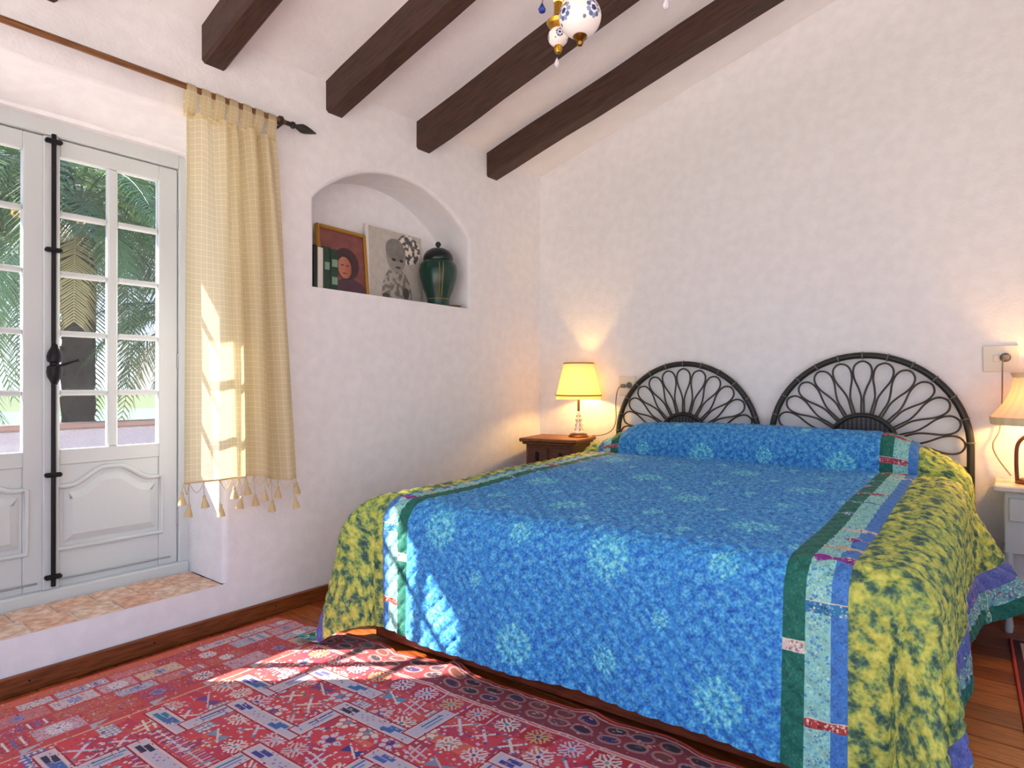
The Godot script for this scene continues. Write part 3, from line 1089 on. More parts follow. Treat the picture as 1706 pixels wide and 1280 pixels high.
# ------------------------------------------------------------------ the garden door
func build_garden_door():
	var X := -0.35 # inner face of the leaves
	var door := Node3D.new()
	door.name = "door_1"
	add_child(door)
	door.set_meta("kind", "structure")
	door.set_meta("label", "pale painted double garden door with small panes and a black bolt")
	used_names["door_1"] = 0
	# frame
	put("frame_post", bx(Vector3(X - 0.05, 0.2, DOOR_Z0 - 0.01), Vector3(X + 0.012, 2.12, 2.375), 0.004), "door_paint", door)
	put("frame_post", bx(Vector3(X - 0.05, 0.2, 3.405), Vector3(X + 0.012, 2.12, DOOR_Z1 + 0.01), 0.004), "door_paint", door)
	put("frame_head", bx(Vector3(X - 0.05, 2.06, 2.375), Vector3(X + 0.012, 2.135, 3.405), 0.004), "door_paint", door)
	put("threshold", bx(Vector3(X - 0.05, 0.186, DOOR_Z0), Vector3(X + 0.03, 0.242, DOOR_Z1), 0.006), "door_paint", door)
	for sd in [0, 1]:
		var leaf := Node3D.new()
		leaf.name = "door_leaf"
		door.add_child(leaf, true)
		var z0 := 2.378 if sd == 0 else 2.878
		var z1 := 2.874 if sd == 0 else 3.402
		var cols := [[2.457, 2.622], [2.661, 2.833]] if sd == 0 else [[2.954, 3.122], [3.16, 3.325]]
		var yb := 0.241
		var yt := 2.056
		var xb := X - 0.042
		var gz0: float = cols[0][0]
		var gz1: float = cols[1][1]
		put("stile", bx(Vector3(xb, yb, z0), Vector3(X, yt, gz0), 0.003), "door_paint", leaf)
		put("stile", bx(Vector3(xb, yb, gz1), Vector3(X, yt, z1), 0.003), "door_paint", leaf)
		put("rail", bx(Vector3(xb, 1.988, gz0), Vector3(X, yt, gz1), 0.003), "door_paint", leaf)
		put("rail", bx(Vector3(xb, 0.735, gz0), Vector3(X, 0.796, gz1), 0.003), "door_paint", leaf)
		put("lower_board", bx(Vector3(xb, yb, gz0), Vector3(X - 0.006, 0.735, gz1), 0.002), "door_paint", leaf)
		put("muntin", bx(Vector3(xb + 0.006, 0.796, cols[0][1]), Vector3(X - 0.002, 1.988, cols[1][0]), 0.006), "door_paint", leaf)
		for k in 4:
			var y: float = 0.796 + 0.22 + 0.243 * k
			for cI in 2:
				put("muntin", bx(Vector3(xb + 0.006, y, cols[cI][0]), Vector3(X - 0.004, y + 0.023, cols[cI][1]), 0.006), "door_paint", leaf)
		for k in 5:
			var y: float = 0.796 + 0.243 * k
			for cI in 2:
				var w: float = cols[cI][1] - cols[cI][0]
				var pane := put("pane", bx(Vector3(-0.002, -0.11, -w / 2), Vector3(0.002, 0.11, w / 2)), "pane_glass", leaf, Vector3(X - 0.022, y + 0.11, (cols[cI][0] + cols[cI][1]) * 0.5))
				pane.set_meta("label", "clear window pane")
		# raised lower panel with a bow-shaped top
		var poly := func(ins: float) -> PackedVector2Array:
			var p := PackedVector2Array()
			var a: float = gz0 - 0.02 + ins
			var b: float = gz1 + 0.02 - ins
			p.append(Vector2(a, 0.386 + ins)); p.append(Vector2(b, 0.386 + ins))
			for i in 21:
				var f := i / 20.0
				var zz := lerpf(b, a, f)
				var m := absf(f - 0.5) * 2.0
				p.append(Vector2(zz, 0.655 - ins + 0.066 * (1.0 - smoothstep(0.12, 0.78, m))))
			return p
		# (z, y) -> world: x_local = -z so that the front faces +x
		var tr := Transform3D(Basis(Vector3(0, 0, -1), Vector3(0, 1, 0), Vector3(1, 0, 0)), Vector3(X, 0, 0))
		var mirror := func(p: PackedVector2Array) -> PackedVector2Array:
			var q := PackedVector2Array()
			for v in p: q.append(Vector2(-v.x, v.y))
			return q
		var ring := []
		for v in poly.call(0.008): ring.append(Vector3(X - 0.002, v.y, v.x))
		put("panel_moulding", tubed(ring, 0.011, 8, true), "door_paint", leaf)
		var ps := Shape.new()
		ps.extrude(mirror.call(poly.call(0.034)), -0.012, 0.010, tr, 0.028, 0.014)
		put("raised_panel", ps.mesh(), "door_paint", leaf)
		put("drip_bead", bx(Vector3(X - 0.002, 0.268, z0 + 0.03), Vector3(X + 0.004, 0.276, z1 - 0.03), 0.002), "hinge_metal", leaf)
		if sd == 0:
			put("cover_strip", bx(Vector3(X, yb, 2.840), Vector3(X + 0.014, yt, 2.892), 0.004), "door_paint", leaf)
			for y in [0.45, 1.17, 1.83]:
				put("hinge", tubed([Vector3(X + 0.002, y - 0.035, 2.377), Vector3(X + 0.002, y + 0.035, 2.377)], 0.005, 8), "hinge_metal", leaf)
			# espagnolette bolt
			var bolt := put("bolt_rod", tubed([Vector3(X + 0.026, 0.255, 2.861), Vector3(X + 0.026, 2.062, 2.861)], 0.0085, 10), "black_iron", leaf)
			bolt.set_meta("label", "tall black iron espagnolette bolt")
			for y in [0.292, 0.70, 1.60, 2.035]:
				put("bolt_guide", bx(Vector3(X + 0.012, y - 0.009, 2.832), Vector3(X + 0.036, y + 0.009, 2.890), 0.005), "black_iron", leaf)
			var lb := Shape.new()
			lb.lathe([Vector2(0.0, -0.085), Vector2(0.010, -0.08), Vector2(0.014, -0.068), Vector2(0.024, -0.05), Vector2(0.027, -0.03), Vector2(0.025, -0.008), Vector2(0.016, -0.003), Vector2(0.016, 0.006), Vector2(0.025, 0.012), Vector2(0.027, 0.03), Vector2(0.022, 0.05), Vector2(0.013, 0.066), Vector2(0.01, 0.08), Vector2(0.0, 0.085)], 16, Transform3D(Basis(), Vector3(X + 0.036, 1.142, 2.861)))
			put("bolt_case", lb.mesh(), "black_iron", leaf)
			put("bolt_handle", tubed(smooth_path([Vector3(X + 0.06, 1.135, 2.86), Vector3(X + 0.075, 1.14, 2.84), Vector3(X + 0.08, 1.155, 2.805), Vector3(X + 0.085, 1.16, 2.79)], 5), [0.006, 0.006, 0.006, 0.006, 0.006, 0.006, 0.006, 0.006, 0.005, 0.005, 0.005, 0.005, 0.005, 0.007, 0.008, 0.007], 8), "black_iron", leaf)
	# tiled sill of the recess
	var sill := struct("trim_1", bx(Vector3(-0.33, 0.16, DOOR_Z0), Vector3(-0.004, 0.19, DOOR_Z1), 0.006), "mortar", "terracotta tiled sill of the garden door recess")
	rng.seed = 17
	var tone := ["terracotta_a", "terracotta_b", "terracotta_c", "terracotta_d"]
	for row in 2:
		var z := DOOR_Z0 + 0.004 - (0.05 if row else 0.0)
		while z < DOOR_Z1 - 0.01:
			var wz := 0.132 + rng.randf_range(-0.006, 0.006)
			var a := maxf(z, DOOR_Z0 + 0.004)
			var b := minf(z + wz, DOOR_Z1 - 0.004)
			if b - a > 0.02:
				put("tile", bx(Vector3(-0.312 + 0.155 * row, 0.185, a), Vector3(-0.312 + 0.155 * row + 0.147, 0.196 + rng.randf_range(-0.001, 0.002), b), 0.004), tone[rng.randi() % 4], sill)
			z += wz + 0.009

# ------------------------------------------------------------------ floor and rugs
func build_floor_and_rugs():
	var fl := struct("floor", bx(Vector3(-0.3, -0.2, -0.3), Vector3(ROOM_X + 0.3, -0.022, ROOM_Z + 0.3)), "beam_wood", "varnished orange brown plank floor")
	rng.seed = 23
	var tone := ["plank_wood", "plank_wood_dark", "plank_wood_light"]
	var z := 0.0
	var cache := {}
	while z < ROOM_Z - 0.01:
		var x := 0.0
		var first := true
		while x < ROOM_X - 0.01:
			var ln: float = [1.2, 1.8, 2.4][rng.randi() % 3]
			if first and rng.randf() < 0.5: ln *= 0.5
			first = false
			ln = snappedf(minf(ln, ROOM_X - x), 0.1)
			if not cache.has(ln): cache[ln] = bx(Vector3(0, -0.022, 0), Vector3(ln - 0.002, 0, 0.117), 0.0025)
			put("plank", cache[ln], tone[rng.randi() % 3], fl, Vector3(x, 0, z))
			x += ln
		z += 0.12
	# kilim, lying flat with a slightly wavy edge and a small ridge beside the bed
	var nu := 150
	var nv := 100
	var P := []
	var UV := []
	var n := FastNoiseLite.new()
	n.seed = 5
	n.frequency = 1.6
	for j in nv:
		for i in nu:
			var fu := float(i) / (nu - 1)
			var fv := float(j) / (nv - 1)
			var x := RUG_X + RUG_W * fu
			var zz := RUG_Z + RUG_D * fv
			var edge := exp(-(zz - RUG_Z) / 0.12)
			zz += edge * (0.05 * n.get_noise_2d(x * 1.5, 3.0) + 0.03 * exp(-x / 0.5))
			var y := 0.0075 + 0.003 * (n.get_noise_2d(x * 2.0, zz * 2.0) + 0.6)
			y += 0.026 * exp(-pow((x - 1.06 - (zz - 2.0) * 0.15) / 0.035, 2.0)) * exp(-maxf(0.0, zz - RUG_Z) / 0.10)
			y += 0.012 * exp(-pow((x - 1.62) / 0.04, 2.0)) * exp(-maxf(0.0, zz - RUG_Z) / 0.07)
			zz += slant(x) * 1.25 * (1.0 - fv)
			P.append(Vector3(x, y, zz))
			UV.append(Vector2(fu, fv))
	var rug := thing("kilim_rug", "red kilim rug with stepped bands and star motifs before the bed", "rug")
	put("woven_field", grid_mesh(P, nu, nv, UV), "rug_weave", rug)
	var under := []
	for v in P: under.append(Vector3(v.x, 0.001, v.z))
	put("underside", grid_mesh(under, nu, nv, UV), "rug_edge", rug)
	for e in [0, nu - 1]:
		var cord := []
		for j in range(0, nv, 3): cord.append(P[j * nu + e] + Vector3(0, -0.002, 0))
		put("selvedge", tubed(cord, 0.005, 6), "rug_edge", rug)
	for e in [0, nv - 1]:
		var cord := []
		for i in range(0, nu, 2): cord.append(P[e * nu + i] + Vector3(0, -0.002, 0))
		put("selvedge", tubed(cord, 0.005, 6), "rug_edge", rug)
	# small dark runner beside the bed
	var r2 := thing("bedside_runner", "small dark red rug with a cream striped border by the white nightstand", "rug", Vector3(2.665, 0, 0.36))
	var Q := []
	var U2 := []
	for j in 12:
		for i in 8:
			Q.append(Vector3(0.75 * i / 7.0 + 0.06 * j / 11.0, 0.008 + 0.002 * sin(i * 1.3 + j), 1.5 * j / 11.0))
			U2.append(Vector2(i / 7.0, j / 11.0))
	put("woven_field", grid_mesh(Q, 8, 12, U2), "runner_weave", r2)
	var cord := []
	for j in 12: cord.append(Q[j * 8])
	put("selvedge", tubed(cord, 0.006, 6), "rug_edge", r2)

# ------------------------------------------------------------------ the bed
const BX0 := 1.52
const FLAT_L := 0.665
const FLAT_R := 2.43
const FLAT_F := 1.92
const EDGE_R := 0.10
const QP := 0.68 / 10.0 # diamonds of the quilting, ten to a repeat of the print
var prof_z := PackedFloat32Array()
var prof_y := PackedFloat32Array()
var prof_step := 0.01
var prof_flat := 0.0

func make_profile():
	# arc length along the length of the bed, over the bolster and out to the foot
	var pts := []
	for i in 61:
		var a := PI * (1.0 - i / 60.0)
		var ca := cos(a)
		var sa := sin(a)
		pts.append(Vector2(0.225 + 0.142 * signf(ca) * pow(absf(ca), 0.85), 0.185 * pow(sa, 0.75)))
	var acc := 0.0
	prof_z.append(pts[0].x); prof_y.append(pts[0].y)
	var nxt := prof_step
	for i in 60:
		var d: float = pts[i].distance_to(pts[i + 1])
		while nxt <= acc + d:
			var q: Vector2 = pts[i].lerp(pts[i + 1], (nxt - acc) / d)
			prof_z.append(q.x); prof_y.append(q.y)
			nxt += prof_step
		acc += d
	prof_flat = (prof_z.size() - 1) * prof_step

func profile(t: float) -> Vector2:
	if t >= prof_flat:
		return Vector2(prof_z[-1] + t - prof_flat, prof_y[-1] * exp(-(t - prof_flat) / 0.02))
	var k := t / prof_step
	var i := int(k)
	var f := k - i
	return Vector2(lerpf(prof_z[i], prof_z[i + 1], f), lerpf(prof_y[i], prof_y[i + 1], f)) if i + 1 < prof_z.size() else Vector2(prof_z[i], prof_y[i])

func slant(x: float) -> float:
	# the foot of the bed does not stand quite square to the wall
	return -0.065 * (x - 1.0)

func cloth_pt(s: float, t: float) -> Vector3:
	var x := BX0 + s
	var pr := profile(t)
	var z := pr.x
	var side := 0.0
	var es := 0.0
	if x < FLAT_L:
		es = FLAT_L - x
		side = -1.0
	elif x > FLAT_R:
		es = x - FLAT_R
		side = 1.0
	var et := maxf(0.0, z - FLAT_F)
	var xc := clampf(x, FLAT_L, FLAT_R)
	var zcl := minf(z, FLAT_F)
	var amp := 1.0 - 0.75 * smoothstep(0.60, 0.98, absf(x - 1.58)) - 0.25 * smoothstep(0.95, 1.1, absf(x - 1.58))
	var y := 0.600 + 0.05 * smoothstep(2.0, 0.3, zcl) + amp * pr.y
	y += 0.004 * sin(x * 5.0 + zcl * 3.0) + 0.003 * sin(zcl * 9.0 - x * 4.0)
	if es <= 0.0 and et <= 0.0:
		return Vector3(x, y, z + slant(x) * smoothstep(0.4, 1.9, z))
	var rho := sqrt(es * es + et * et)
	var phi := atan2(et, es)
	var fr := phi / (PI * 0.5)
	var bs := 0.05
	var b1 := 0.12
	if side > 0.0:
		bs = 0.05 + 0.035 * sin(z * 11.0) + 0.52 * exp(-pow((z - 0.44) / 0.13, 2.0))
		b1 = 0.16
	elif side < 0.0:
		bs = 0.04 + 0.03 * sin(z * 8.0 + 1.0)
	var bf := 0.035 + 0.03 * sin(x * 6.5 + 0.4) + 0.02 * sin(x * 15.0)
	var s2 := sin(2.0 * phi)
	var beta := lerpf(bs, bf, fr)
	if side != 0.0 and et > 0.0:
		beta += b1 * s2 * s2 + (0.10 * sin(phi * 6.0) * s2 if side > 0.0 else -0.06 * sin(phi * 6.0) * s2)
	var h := 0.0
	var d := 0.0
	var er := EDGE_R + (0.13 * s2 * s2 if side < 0.0 and et > 0.0 else 0.0)
	if rho < er * PI * 0.5:
		h = er * sin(rho / er)
		d = er * (1.0 - cos(rho / er))
	else:
		var q := rho - er * PI * 0.5
		h = er + q * sin(beta)
		d = er + q * cos(beta)
	if side > 0.0 and et > 0.0: # the near right corner keeps a crease down its ridge
		h *= lerpf(1.0, 1.0 / maxf(cos(phi), sin(phi)), 0.75)
		h += 0.035 * sin(phi * 8.0) * s2 * smoothstep(0.1, 0.5, rho)
	var yy := y - d
	if yy < 0.024: # the corner rests on the rug and slides outwards
		h += (0.024 - yy) * 0.8
		yy = 0.024 + 0.004 * sin(rho * 60.0)
	return Vector3(xc + side * cos(phi) * h, yy, zcl + sin(phi) * h + slant(xc) * smoothstep(0.4, 1.9, zcl))

func build_bed():
	make_profile()
	# base and mattress under the bedspread
	var bed := thing("double_bed", "double bed base with a reddish wooden foot board under the blue bedspread", "bed")
	put("foot_board", bx(Vector3(-0.99, 0.018, -0.015), Vector3(0.95, 0.15, 0.015), 0.006), "bed_wood", bed, Vector3(1.59, 0, 1.955 + slant(1.59)), Vector3(0, atan(0.065), 0))
	put("side_board", bx(Vector3(0.60, 0.018, 0.09), Vector3(0.63, 0.15, 1.95), 0.006), "bed_wood", bed)
	put("side_board", bx(Vector3(2.49, 0.018, 0.09), Vector3(2.52, 0.15, 1.83), 0.006), "bed_wood", bed)
	put("slatted_base", bx(Vector3(0.64, 0.12, 0.09), Vector3(2.48, 0.24, 1.80), 0.01), "bed_wood", bed)
	put("mattress", bx(Vector3(0.66, 0.24, 0.09), Vector3(1.555, 0.575, 1.84), 0.05), "mattress_cloth", bed)
	put("mattress", bx(Vector3(1.565, 0.24, 0.09), Vector3(2.46, 0.575, 1.80), 0.05), "mattress_cloth", bed)
	for q in [Vector2(0.72, 0.12), Vector2(2.46, 0.12), Vector2(0.72, 1.76), Vector2(2.46, 1.76)]:
		put("leg", bx(Vector3(q.x - 0.03, 0.0, q.y - 0.03), Vector3(q.x + 0.03, 0.12, q.y + 0.03), 0.005), "bed_wood", bed)
	# bedspread
	var brk := [-1.425, -1.26, -0.815, -0.68, 0.675, 0.825, 1.30, 1.482]
	var ss := []
	var cut := []
	for k in brk.size() - 1:
		cut.append(ss.size())
		var m := int(ceil((brk[k + 1] - brk[k]) / 0.0078))
		for i in m: ss.append(lerpf(brk[k], brk[k + 1], float(i) / m))
	cut.append(ss.size())
	ss.append(brk[-1])
	var T := prof_flat + (FLAT_F - prof_z[-1]) + 0.57
	var nv := int(T / 0.0078)
	var nu := ss.size()
	var P := []
	P.resize(nu * nv)
	for j in nv:
		var t := T * j / (nv - 1)
		for i in nu:
			P[j * nu + i] = cloth_pt(ss[i], t)
	# quilting stitched in diamonds
	var D := []
	D.resize(nu * nv)
	for j in nv:
		var t := T * j / (nv - 1)
		for i in nu:
			var a = (ss[i] + t) / QP
			var b = (ss[i] - t) / QP
			var da := absf(a - roundf(a)) * QP * 0.7071
			var db := absf(b - roundf(b)) * QP * 0.7071
			var q := (1.0 - exp(-da / 0.006)) * (1.0 - exp(-db / 0.006))
			var seam := 1.0
			for k in range(1, brk.size() - 1): seam = minf(seam, clampf(absf(ss[i] - brk[k]) / 0.012, 0.25, 1.0))
			D[j * nu + i] = P[j * nu + i] + grid_normal(P, nu, nv, i, j) * (0.0095 * q * seam)
	var spread := thing("bedspread", "quilted bedspread, blue with yellow-green sides, spread over bed and bolster", "bedspread")
	var parts := [["hem_band", "quilt_hem"], ["side_panel", "quilt_yellow"], ["patchwork_strip", "quilt_strip"], ["centre_panel", "quilt_blue"], ["patchwork_strip", "quilt_strip"], ["side_panel", "quilt_yellow"], ["hem_band", "quilt_hem"]]
	var lab := {"hem_band": "lavender, teal and green pieced hem", "side_panel": "mottled yellow-green side", "patchwork_strip": "green, aqua and blue strip with small bright patches", "centre_panel": "blue flowered centre with diamond quilting"}
	for k in parts.size():
		var UV := []
		UV.resize(nu * nv)
		for j in nv:
			var t := T * j / (nv - 1)
			for i in range(cut[k], cut[k + 1] + 1):
				if parts[k][0] in ["hem_band", "patchwork_strip"]:
					var u: float = (ss[i] - brk[k]) / (brk[k + 1] - brk[k])
					UV[j * nu + i] = Vector2(u if k > 3 else 1.0 - u, t / T)
				else: UV[j * nu + i] = Vector2(ss[i] + 2.72, t)
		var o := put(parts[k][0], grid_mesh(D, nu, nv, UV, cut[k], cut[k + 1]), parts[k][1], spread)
		o.set_meta("label", lab[parts[k][0]])
	# lining, a little below the face
	var Lg := []
	var LU := []
	for j in range(0, nv, 3):
		for i in range(0, nu, 3):
			Lg.append(P[j * nu + i] - grid_normal(P, nu, nv, i, j) * 0.004)
			LU.append(Vector2.ZERO)
	put("lining", grid_mesh(Lg, int(ceil(nu / 3.0)), int(ceil(nv / 3.0)), LU), "mattress_cloth", spread)
	# bolster under the cover
	var bol := thing("bolster", "long bolster under the head of the blue bedspread", "pillow")
	var bs := Shape.new()
	bs.lathe([Vector2(0, 0), Vector2(0.05, 0.005), Vector2(0.075, 0.03), Vector2(0.08, 0.1), Vector2(0.08, 1.2), Vector2(0.075, 1.27), Vector2(0.05, 1.295), Vector2(0, 1.3)], 18, Transform3D(Basis(Vector3(0, 0, 1), -PI / 2), Vector3(0.93, 0.735, 0.225)))
	put("cushion", bs.mesh(), "mattress_cloth", bol)

# ------------------------------------------------------------------ rattan headboards
func build_headboards():
	for k in 2:
		var cx: float = [1.112, 2.076][k]
		var yc: float = [0.742, 0.765][k]
		var R := 0.447
		var zc := 0.042
		var hb := thing("headboard", ["dark rattan sunburst headboard beside the lit wooden nightstand", "dark rattan sunburst headboard beside the white nightstand"][k], "headboard", Vector3(cx, 0, zc), 0, "rattan headboards")
		var arc := [Vector3(-R, 0.0, 0), Vector3(-R, 0.35, 0)]
		for i in 41:
			var a := PI - PI * i / 40.0
			arc.append(Vector3(R * cos(a), yc + R * sin(a), 0))
		arc.append_array([Vector3(R, 0.35, 0), Vector3(R, 0.0, 0)])
		put("outer_arch", tubed(arc, 0.0165, 10), "rattan_dark", hb)
		var ri := 0.155
		var inner := []
		for i in 25:
			var a := PI - PI * i / 24.0
			inner.append(Vector3(ri * cos(a), yc - 0.015 + ri * sin(a), 0))
		put("inner_arch", tubed(inner, 0.013, 8), "rattan_dark", hb)
		var disc := PackedVector2Array()
		for i in 25:
			var a := PI - PI * i / 24.0
			disc.append(Vector2(ri * cos(a), yc - 0.015 + ri * sin(a)))
		var ds := Shape.new()
		ds.extrude(disc, -0.005, 0.004)
		put("woven_panel", ds.mesh(), "rattan_weave", hb)
		put("cross_rail", tubed([Vector3(-R, yc - 0.10, 0.0), Vector3(R, yc - 0.10, 0.0)], 0.011, 8), "rattan_dark", hb)
		put("cross_rail", tubed([Vector3(-R, 0.35, 0.0), Vector3(R, 0.35, 0.0)], 0.011, 8), "rattan_dark", hb)
		var nl := 13
		for i in nl:
			var a := lerpf(PI - 0.05, 0.05, float(i) / (nl - 1))
			var dir := Vector3(cos(a), sin(a), 0)
			var sd := Vector3(-sin(a), cos(a), 0)
			var o := Vector3(0, yc - 0.01, 0)
			var pts := []
			var prof := [[ri, 0.006], [0.20, 0.006], [0.245, 0.006], [0.29, 0.019], [0.335, 0.037], [0.375, 0.043], [0.405, 0.036], [0.422, 0.018], [0.427, 0.0]]
			for q in prof: pts.append(o + dir * q[0] + sd * q[1])
			for q in range(prof.size() - 2, -1, -1): pts.append(o + dir * prof[q][0] - sd * prof[q][1])
			put("cane_loop", tubed(smooth_path(pts, 3), 0.0052, 6), "rattan_cane", hb)
			var tie := []
			var tc := Vector3(0, yc, 0) + dir * R
			for j in 10:
				var b := TAU * j / 10.0
				tie.append(tc + (dir * cos(b) + Vector3(0, 0, 1) * sin(b)) * 0.0165)
			put("binding", tubed(tie, 0.004, 5, true), "rattan_tie", hb)

# ------------------------------------------------------------------ nightstands, lamps, sockets
func lamp_light(parent: Node3D, at: Vector3, energy: float, col: Color):
	var l := OmniLight3D.new()
	l.name = "lamp_light"
	l.light_color = col
	l.light_energy = energy
	l.light_size = 0.03
	l.omni_range = 12.0
	l.omni_attenuation = 2.0
	l.shadow_enabled = true
	parent.add_child(l, true)
	l.position = at

func bulb_mesh() -> ArrayMesh:
	return lathed([Vector2(0, -0.045), Vector2(0.012, -0.043), Vector2(0.013, -0.025), Vector2(0.022, -0.005), Vector2(0.026, 0.012), Vector2(0.021, 0.03), Vector2(0.01, 0.042), Vector2(0, 0.045)], 14)

func build_nightstands():
	# wooden one in the corner, a little askew
	var ns := thing("nightstand", "brown wooden nightstand with small drawers standing in the corner", "nightstand", Vector3(0.326, 0, 0.245), deg_to_rad(12))
	var ty := 0.715
	put("top", bx(Vector3(-0.2, ty - 0.024, -0.19), Vector3(0.2, ty, 0.19), 0.006), "nightstand_wood", ns)
	put("cornice", bx(Vector3(-0.185, ty - 0.04, -0.18), Vector3(0.185, ty - 0.024, 0.175), 0.006), "nightstand_wood", ns)
	put("body", bx(Vector3(-0.165, 0.09, -0.175), Vector3(0.165, ty - 0.04, 0.15), 0.004), "nightstand_dark", ns)
	for sx in [-1, 1]:
		var dr := put("drawer", bx(Vector3(-0.072, -0.055, 0), Vector3(0.072, 0.055, 0.012), 0.005), "nightstand_dark", ns, Vector3(0.08 * sx, ty - 0.115, 0.15))
		var sl := put("pull", bx(Vector3(-0.011, -0.028, 0), Vector3(0.011, 0.028, 0.012), 0.006), "black_iron", dr, Vector3(0, 0, 0.012))
		sl.set_meta("label", "dark iron drop pull")
	var dd := put("cupboard_door", bx(Vector3(-0.15, -0.2, 0), Vector3(0.15, 0.2, 0.012), 0.005), "nightstand_dark", ns, Vector3(0, 0.32, 0.15))
	put("knob", lathed([Vector2(0, 0), Vector2(0.006, 0), Vector2(0.012, 0.012), Vector2(0.009, 0.02), Vector2(0, 0.022)], 10), "black_iron", dd, Vector3(0.11, 0.05, 0.012), Vector3(PI / 2, 0, 0))
	for q in [Vector2(-0.14, -0.15), Vector2(0.14, -0.15), Vector2(-0.14, 0.125), Vector2(0.14, 0.125)]:
		put("foot", bx(Vector3(q.x - 0.022, 0.0, q.y - 0.022), Vector3(q.x + 0.022, 0.09, q.y + 0.022), 0.004), "nightstand_dark", ns)
	# its lamp
	var lp := thing("table_lamp", "small lit lamp with a cream shade and porcelain stem on the wooden nightstand", "lamp", Vector3(0.425, ty, 0.15))
	put("base", lathed([Vector2(0, 0), Vector2(0.066, 0), Vector2(0.068, 0.006), Vector2(0.06, 0.012), Vector2(0.055, 0.022), Vector2(0, 0.024)], 24), "bronze", lp)
	put("stem", lathed([Vector2(0.034, 0.022), Vector2(0.036, 0.03), Vector2(0.028, 0.04), Vector2(0.026, 0.06), Vector2(0.022, 0.085), Vector2(0.017, 0.10), Vector2(0.020, 0.115), Vector2(0.016, 0.13), Vector2(0.012, 0.14), Vector2(0.014, 0.15), Vector2(0.010, 0.17), Vector2(0.0, 0.172)], 20), "porcelain_plain", lp)
	for q in [[0.05, 0.027], [0.078, 0.0235], [0.112, 0.0205], [0.138, 0.0135]]:
		for k in 5:
			var a: float = TAU * k / 5.0 + q[0] * 40.0
			put("painted_sprig", lathed([Vector2(0, -0.006), Vector2(0.004, -0.002), Vector2(0.004, 0.003), Vector2(0, 0.006)], 6), "jar_gold", lp, Vector3(cos(a) * q[1], q[0], sin(a) * q[1]))
	put("neck", lathed([Vector2(0.009, 0.168), Vector2(0.009, 0.245), Vector2(0.014, 0.25), Vector2(0.014, 0.30), Vector2(0, 0.302)], 12), "brass_dark", lp)
	put("shade", shade_mesh(0.150, 0.098, 0.275, 0.49, 32, 0.012, 16, 0.0), "lamp_shade_cloth", lp)
	for q in [[0.150, 0.276], [0.098, 0.489]]:
		var ring := []
		for k in 32: ring.append(Vector3(cos(TAU * k / 32.0) * q[0], q[1], sin(TAU * k / 32.0) * q[0]))
		put("shade_trim", tubed(ring, 0.005, 6, true), "shade_trim", lp)
	put("shade_fringe", shade_mesh(0.148, 0.150, 0.250, 0.277, 32, 0.01, 16, 0.0), "lamp_shade_cloth", lp)
	put("light_bulb", bulb_mesh(), "bulb_glow", lp, Vector3(0, 0.315, 0))
	lamp_light(lp, Vector3(0, 0.315, 0), 0.5, Color(1.0, 0.77, 0.42))
	# white one with a marble top
	var n2 := thing("nightstand", "pale grey nightstand with a marble top beside the bed", "nightstand", Vector3(2.82, 0, 0.155))
	put("top", bx(Vector3(-0.21, 0.605, -0.14), Vector3(0.21, 0.632, 0.15), 0.006), "marble", n2)
	put("body", bx(Vector3(-0.175, 0.34, -0.13), Vector3(0.175, 0.605, 0.11), 0.004), "grey_paint", n2)
	var dr2 := put("drawer", bx(Vector3(-0.16, -0.05, 0), Vector3(0.16, 0.05, 0.012), 0.004), "grey_paint", n2, Vector3(0, 0.53, 0.11))
	put("knob", lathed([Vector2(0, 0), Vector2(0.006, 0), Vector2(0.012, 0.012), Vector2(0.009, 0.02), Vector2(0, 0.022)], 10), "brass", dr2, Vector3(0, 0, 0.012), Vector3(PI / 2, 0, 0))
	for q in [Vector2(-0.16, -0.11), Vector2(0.16, -0.11), Vector2(-0.16, 0.09), Vector2(0.16, 0.09)]:
		put("leg", lathed([Vector2(0, 0), Vector2(0.014, 0), Vector2(0.017, 0.03), Vector2(0.013, 0.06), Vector2(0.02, 0.3), Vector2(0.022, 0.345), Vector2(0, 0.346)], 10), "grey_paint", n2, Vector3(q.x, 0, q.y))
	# its lamp
	var l2 := thing("table_lamp", "lit lamp with a pleated bell shade and dark bronze stem on the marble top", "lamp", Vector3(2.775, 0.632, 0.16))
	put("base", lathed([Vector2(0, 0), Vector2(0.062, 0), Vector2(0.064, 0.008), Vector2(0.05, 0.018), Vector2(0.03, 0.026), Vector2(0, 0.03)], 24, ), "bronze", l2, Vector3(-0.03, 0, 0))
	put("stem", tubed(smooth_path([Vector3(-0.085, 0.012, 0), Vector3(-0.088, 0.10, 0), Vector3(-0.082, 0.17, 0), Vector3(-0.05, 0.21, 0), Vector3(0, 0.225, 0), Vector3(0, 0.30, 0)], 6), 0.0075, 8), "bronze", l2)
	put("shade", shade_mesh(0.178, 0.098, 0.285, 0.46, 48, 0.05, 24, 1.0), "lamp_shade_pleated", l2)
	put("shade_skirt", shade_mesh(0.176, 0.180, 0.255, 0.288, 48, 0.03, 24, 0.0), "shade_trim_pale", l2)
	put("shade_collar", shade_mesh(0.098, 0.108, 0.458, 0.482, 40, 0.05, 10, 0.0), "shade_trim_pale", l2)
	put("light_bulb", bulb_mesh(), "bulb_glow", l2, Vector3(0, 0.34, 0))
	lamp_light(l2, Vector3(0, 0.33, 0), 0.42, Color(1.0, 0.76, 0.44))
